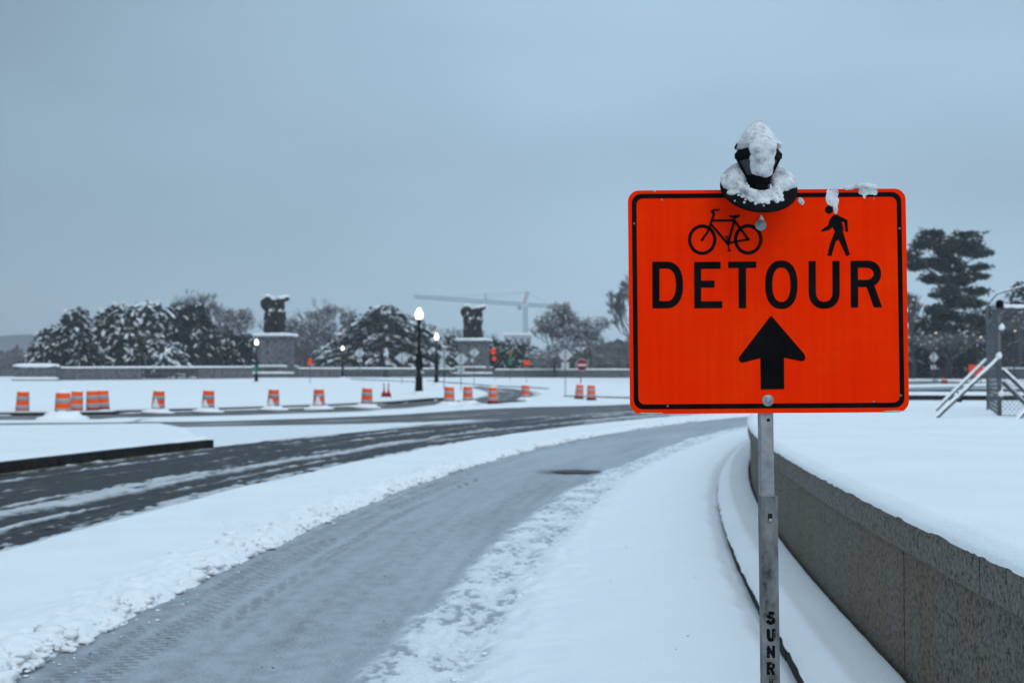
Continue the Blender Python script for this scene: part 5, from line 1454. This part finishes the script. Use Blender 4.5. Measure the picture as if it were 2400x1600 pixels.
# layered cedar
def cedar(px, Y, label, seed):
    rng = np.random.default_rng(seed); k = Y / FPX
    base = onT(px, Y); root = tree_root('cedar_tree', base, label)
    h = P(px, 716, Y).z - base.z
    trunk_part(root, h * .95, .3)
    C = []; YW = []; LN = []; WD = []; DR = []
    # limbs read from the crown outline: (px from trunk, py of the tip, depth in metres)
    tips = [(-170, 838), (-150, 815), (-120, 800), (-105, 845), (-95, 775), (-70, 760), (-60, 820), (-45, 740), (-30, 790), (-20, 728), (0, 720), (0, 760), (15, 730), (25, 800), (35, 745), (50, 765),
            (60, 790), (70, 750), (85, 775), (95, 810), (110, 765), (118, 790), (100, 840), (60, 835), (20, 845), (-20, 840), (-60, 850), (120, 838), (-130, 850), (40, 820), (80, 855), (0, 815), (-40, 765), (10, 780), (130, 812)]
    for (dx, py) in tips:
        for rep in range(6):
            yd = rng.uniform(-3.2, 1.5) * (1 if rep else .3)
            tx = (dx + rng.normal() * 7) * k; tz = P(px, py + rng.normal() * 5, Y).z - base.z
            L = math.hypot(tx, yd); rise = .30 * L
            n = max(2, int(L / .75))
            for q in range(n):
                t = (q + .6) / n
                if t < .25: continue
                C.append((tx * t, yd * t, tz + rise * (1 - t) * .7 - .1 * rng.random())); YW.append(math.atan2(yd, tx) + rng.normal() * .25)
                LN.append(rng.uniform(1.3, 2.3)); WD.append(rng.uniform(.5, 1.0)); DR.append(rng.uniform(.08, .4) + .25 * t)
    C = np.array(C); n = len(C); LN, WD, DR, YW = map(np.array, (LN, WD, DR, YW))
    nl = 20
    off = rng.normal(size=(n, nl, 3)) * np.array([.55, .55, .14]); off[:, :, 2] -= .42
    Vf, Ff = rand_quads((C[:, None] + off).reshape(-1, 3), .4, .3, rng)
    sel = rng.random(n) < .8
    Vs, Fs = boughs_snow(C[sel], YW[sel], LN[sel], WD[sel], DR[sel], np.full(sel.sum(), .10), rng)
    crown(root, Vf, Ff, Vs, Fs)
cedar(905, 188, 'wide layered cedar bent under snow behind the tallest lamp', 31)

# white pine at the right, clumps spread through its crown
def pine(px, Y, label, seed):
    rng = np.random.default_rng(seed); base = onT(px, Y); root = tree_root('pine_tree', base, label); k = Y / FPX
    h = P(px, 545, Y).z - base.z
    cl = [(320, 140, 60, 42), (530, 170, 75, 55), (440, 220, 100, 60), (250, 200, 60, 45), (180, 265, 55, 25), (190, 350, 60, 40), (290, 320, 50, 30), (420, 330, 85, 65), (540, 250, 60, 50), (610, 278, 45, 18), (605, 362, 50, 20),
          (530, 420, 75, 38), (615, 425, 42, 16), (310, 430, 55, 32), (430, 450, 85, 50), (580, 520, 60, 32), (400, 520, 65, 38), (300, 552, 50, 18), (470, 590, 85, 45), (420, 680, 85, 45), (330, 640, 60, 30), (500, 700, 80, 40), (560, 610, 50, 25), (370, 250, 60, 50), (350, 190, 50, 40), (480, 380, 60, 40), (120, 300, 40, 22), (400, 760, 90, 40), (480, 820, 95, 45), (350, 850, 90, 45), (430, 920, 100, 50), (520, 930, 80, 45)]
    Cf = []; Cs = []; limbs = MB()
    for (zx, zy, ra, rb) in cl:
        for rep in range(2):
            c = P(2080 + zx / 2.85, 500 + zy / 2.85, Y); c = np.array([c.x - base.x, rng.uniform(-2.2, 2.2), c.z - base.z])
            a, b_ = ra / 2.85 * k, rb / 2.85 * k
            n = int(165 * ra * rb / 4000) + 28
            d = rng.normal(size=(n, 3)) * np.array([.47, .47, .34])
            # needles gather in sprays: snap towards a few spray centres
            sc_ = c + d * np.array([a, a * .8, b_]); Cf.append(np.repeat(sc_, 5, 0) + rng.normal(size=(n * 5, 3)) * np.array([.22, .22, .10]))
            up = sc_[d[:, 2] > .2]; Cs.append(up + np.array([0, 0, .1]))
            ax = np.array([0, 0, max(1.0, c[2] - abs(c[0]) * .5 - .4)]); limbs.tube(ax, c, .09, .03, 4, False)
    Cf = np.concatenate(Cf); Cs = np.concatenate(Cs); Cs = Cs[rng.random(len(Cs)) < .34]
    Vf, Ff = rand_quads(Cf, .2, .7, rng, 2.6)
    Vs, Fs = rand_quads(Cs, .34, .18, rng, 1.8)
    trunk_part(root, h * .97, .26)
    limbs.build('limbs', 'bark', root)
    crown(root, Vf, Ff, Vs, Fs, 'fol2')
pine(2225, 150, 'tall ragged white pine right of the big sign', 41)
g2 = 'dark evergreens behind the fence on the right'
evergreen(2180, 158, 130, 735, 'dark evergreen under the left side of the tall pine', 51, .3, 360, .9, group=g2, fol='fol2')
evergreen(2255, 152, 130, 760, 'dark evergreen under the right side of the tall pine', 52, .3, 360, .9, group=g2, fol='fol2')
evergreen(2345, 160, 150, 700, 'dark evergreen behind the bent gate tube', 53, .22, 480, .9, group=g2, fol='fol2')
evergreen(2420, 155, 160, 655, 'dark evergreen cut by the right picture edge', 54, .2, 480, .9, group=g2, fol='fol2')
evergreen(1640, 175, 220, 790, 'dark evergreen hidden behind the big detour sign', 55, .4, 300, 1.0, group=g2) if False else None

# ---- far woods, far hill, far building, crane
rng = np.random.default_rng(77)
n = 26000
fx = rng.uniform(-260, 330, n); fy = rng.uniform(300, 420, n)
fh = 3.0 + 8.5 * fbm(fx * .035 + 3, fy * 0 + 1, 4, sd=3) + 3.5 * smooth(60, 160, fx)
fz = T(fx, fy) + fh * rng.random(n) ** .8
n2_ = 16000
f2x = np.r_[rng.uniform(-66, -22, n2_ // 2), rng.uniform(2, 26, n2_ // 2)]; f2y = rng.uniform(225, 262, n2_)
f2h = 3.5 + 6.5 * fbm(f2x * .16 + 3, f2y * 0 + 1, 4, sd=13) - 3.0 * (f2x > 0)
fx = np.r_[fx, f2x]; fy = np.r_[fy, f2y]; fz = np.r_[fz, T(f2x, f2y) + f2h * rng.random(n2_) ** .7]
V, F = rand_quads(np.stack([fx, fy, fz], -1), np.where(fy > 280, 1.6, .5), 1.0, rng, 2.6)
o = link('far_woods', quads_mesh('far_woods', V, F), 'twig'); tag(o, 'distant grey woodland along the horizon', 'woods', kind='stuff')
hx = np.linspace(-900, -180, 90); hv = np.linspace(0, 1, 12); HX, HV = np.meshgrid(hx, hv, indexing='ij')
hz = -2 + (30 + 16 * fbm(HX * .01, HV * 0, 4)) * smooth(-180, -330, HX) * np.sin(np.clip(HV, 0, 1) * math.pi) + 2 * (fbm(HX * .2, HV * 20, 2) - .5)
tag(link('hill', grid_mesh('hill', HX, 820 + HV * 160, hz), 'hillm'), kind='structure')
bb = P(1216, 880, 700)
bl = empty('distant_building', (bb.x, 700, 2), 'faint flat-roofed building at the foot of the crane', 'building')
zt = P(1216, 784, 700).z - 2
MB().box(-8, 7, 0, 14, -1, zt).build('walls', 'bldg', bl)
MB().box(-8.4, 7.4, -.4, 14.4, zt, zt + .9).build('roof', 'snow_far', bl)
for i in range(4):
    for j in range(3): MB().box(-6.6 + i * 3.6, -4.6 + i * 3.6, -.15, -.02, zt - 4 - j * 4.2, zt - 1.8 - j * 4.2).build('window', 'glassd', bl)
CYD = 950.0
cb = P(1231, 887, CYD)
cr = empty('tower_crane', (cb.x, CYD, 2.0), 'faint tower crane on the horizon with a long jib to the left', 'crane')
def q_(px, py, dy=0):
    v = P(px, py, CYD); return Vector((v.x - cb.x, dy, v.z - 2.0))
def lattice(a, b_, w_, n_, name, mat, r=.28):
    a, b_ = Vector(a), Vector(b_); d = (b_ - a).normalized()
    u_ = Vector((0, 1, 0)); v_ = d.cross(u_).normalized(); mb = MB()
    cs = [(u_ * sx + v_ * sy) * (w_ / 2) for sx, sy in ((1, 1), (1, -1), (-1, -1), (-1, 1))]
    for c in cs: mb.tube(a + c, b_ + c, r, r, 4)
    for i in range(n_):
        p, q = a.lerp(b_, i / n_), a.lerp(b_, (i + 1) / n_)
        for j in range(4):
            c0, c1 = cs[j], cs[(j + 1) % 4]
            mb.tube(p + c0, q + c1, r * .6, r * .6, 3); mb.tube(p + c0, p + c1, r * .6, r * .6, 3)
    return mb.build(name, mat, cr)
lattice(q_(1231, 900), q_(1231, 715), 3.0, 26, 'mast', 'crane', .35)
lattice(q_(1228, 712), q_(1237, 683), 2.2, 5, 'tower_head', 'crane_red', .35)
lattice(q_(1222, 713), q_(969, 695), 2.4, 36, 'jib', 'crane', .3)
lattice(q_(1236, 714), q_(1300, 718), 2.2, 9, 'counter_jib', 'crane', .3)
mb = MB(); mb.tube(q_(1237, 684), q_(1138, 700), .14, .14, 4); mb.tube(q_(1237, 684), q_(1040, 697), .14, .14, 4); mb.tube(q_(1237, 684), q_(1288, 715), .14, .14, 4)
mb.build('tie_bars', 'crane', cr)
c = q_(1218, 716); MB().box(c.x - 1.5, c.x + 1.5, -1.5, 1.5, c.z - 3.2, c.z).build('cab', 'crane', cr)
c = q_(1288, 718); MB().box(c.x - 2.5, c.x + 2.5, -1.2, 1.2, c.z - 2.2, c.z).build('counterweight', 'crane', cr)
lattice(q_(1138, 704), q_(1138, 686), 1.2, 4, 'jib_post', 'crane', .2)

# small far lamps
for (px, py, Y, lab) in ((391, 819, 156, 'tiny amber light in front of the dark evergreen on the left'), (1220, 817, 240, 'tiny amber light below the crane mast'),
                         (2380, 775, 130, 'tiny amber light seen through the fence near the right edge'), (2299, 790, 135, 'faint amber light left of the fence corner'), (2194, 780, 138, 'faint amber light under the tall pine')):
    b_ = onT(px, Y); zl = P(px, py, Y).z - b_.z
    lr = empty('distant_lamp', b_, lab, 'lamp')
    MB().tube((0, .3, 0), (0, .3, zl), .05, .04, 6).build('pole', 'black_metal', lr)
    MB().tube((0, .3, zl), (0, 0, zl + .05), .035, .03, 6).build('arm', 'black_metal', lr)
    MB().lathe([(.02, -.06), (.06, -.03), (.07, .01), (.03, .05)], 10).build('bulb', 'far_lamp', lr, (0, 0, zl), True)

# ---- loose lumps of snow along the cleared path
rnd = random.Random(5); nrng = np.random.default_rng(5)
protos = []
for k in range(6):
    bm = bmesh.new(); bmesh.ops.create_icosphere(bm, subdivisions=2, radius=1)
    for v in bm.verts:
        c = v.co * 1.6 + Vector((k * 7, 0, 0)); v.co *= 1 + .5 * mnoise.noise(c) + .4 * mnoise.noise(c * 2.7); v.co.z *= .6
    bm.verts.index_update(); protos.append((np.array([v.co[:] for v in bm.verts]), np.array([[q.index for q in f.verts] for f in bm.faces]))); bm.free()
V = []; F = []; off = 0
def clump(r, s, z, size):
    global off
    pv, pf = protos[rnd.randrange(6)]
    px_, py_ = polar(r, s / 112.0); yw = rnd.uniform(0, 6.28); c, sn_ = math.cos(yw), math.sin(yw)
    q = pv * size * np.array([rnd.uniform(.8, 1.5), rnd.uniform(.8, 1.3), rnd.uniform(.6, 1)])
    V.append(np.stack([q[:, 0] * c - q[:, 1] * sn_ + px_, q[:, 0] * sn_ + q[:, 1] * c + py_, q[:, 2] + z], -1)); F.append(pf + off); off += len(pv)
for _ in range(1700):
    s = 4.5 + 42 * rnd.random() ** 1.7; e = abs(rnd.gauss(0, .22)); size = min(.075, .008 + rnd.expovariate(1 / .014))
    clump(R_PATH1 + .10 - .03 + e - .06, s, .02 + .06 * min(1, e / .15) + size * .2, size)
for _ in range(110):
    s = 4.5 + 30 * rnd.random() ** 1.5; size = min(.02, .004 + rnd.expovariate(1 / .004)); clump(R_PATH1 - abs(rnd.gauss(0, .10)), s, .016, size)
for _ in range(450):
    s = 4.5 + 34 * rnd.random() ** 1.5; size = min(.035, .006 + rnd.expovariate(1 / .007)); clump(R_TROD - .045 * min(max(s - 5, 0), 20) - .08 + rnd.gauss(0, .16), s, .075 + size * .1, size)
me = quads_mesh('lumps', np.concatenate(V), np.concatenate(F)); me.polygons.foreach_set('use_smooth', [True] * len(me.polygons))
tag(link('snow_lumps', me, 'snow'), 'loose lumps of snow thrown up along the cleared path', 'snow', kind='stuff')

# ---- bits of leaf and grit on the cleared path
V = []
for _ in range(70):
    r_ = rnd.uniform(110.2, 112.6) - .02; s_q = 5 + 22 * rnd.random() ** 1.6; px_, py_ = polar(r_, s_q / 112.0); w_ = rnd.uniform(.004, .013); t_ = rnd.uniform(0, 6.28)
    zq = .036 if r_ > 110.9 else .075
    for q in range(4):
        V.append((px_ + w_ * math.cos(t_ + q * 1.57) * (1.6 if q % 2 else .8), py_ + w_ * math.sin(t_ + q * 1.57) * (1.6 if q % 2 else .8), zq + rnd.uniform(0, .006)))
for _ in range(90):
    r_ = rnd.choice((rnd.uniform(108.2, 109.9), rnd.uniform(113.2, 114.8))); s_q = 5 + 24 * rnd.random() ** 1.4; px_, py_ = polar(r_, s_q / 112.0); w_ = rnd.uniform(.003, .009); t_ = rnd.uniform(0, 6.28)
    for q in range(4):
        V.append((px_ + w_ * math.cos(t_ + q * 1.57) * (1.8 if q % 2 else .7), py_ + w_ * math.sin(t_ + q * 1.57) * (1.8 if q % 2 else .7), (.128 if r_ < 111 else .098) + rnd.uniform(0, .006)))
tag(link('leaf_litter', quads_mesh('litter', V, np.arange(len(V)).reshape(-1, 4)), 'bark'), 'dark bits of leaf and grit scattered on the path', 'litter', kind='stuff')

# ---- falling-snow haze: one closed box of even air
hz_ = MB().box(-800, 800, -40, 1060, -3, 66)
hm = bpy.data.materials.new('haze_air'); hm.use_nodes = True; hn = hm.node_tree.nodes; hl = hm.node_tree.links; hn.clear()
ho = hn.new('ShaderNodeOutputMaterial'); hv_ = hn.new('ShaderNodeVolumePrincipled')
hv_.inputs['Density'].default_value = .00038; hv_.inputs['Color'].default_value = (.9, .92, .95, 1); hv_.inputs['Anisotropy'].default_value = .2
hl.new(hv_.outputs[0], ho.inputs['Volume'])
tag(hz_.build('haze', hm), 'pale winter haze hanging over the whole place', 'haze', kind='stuff')
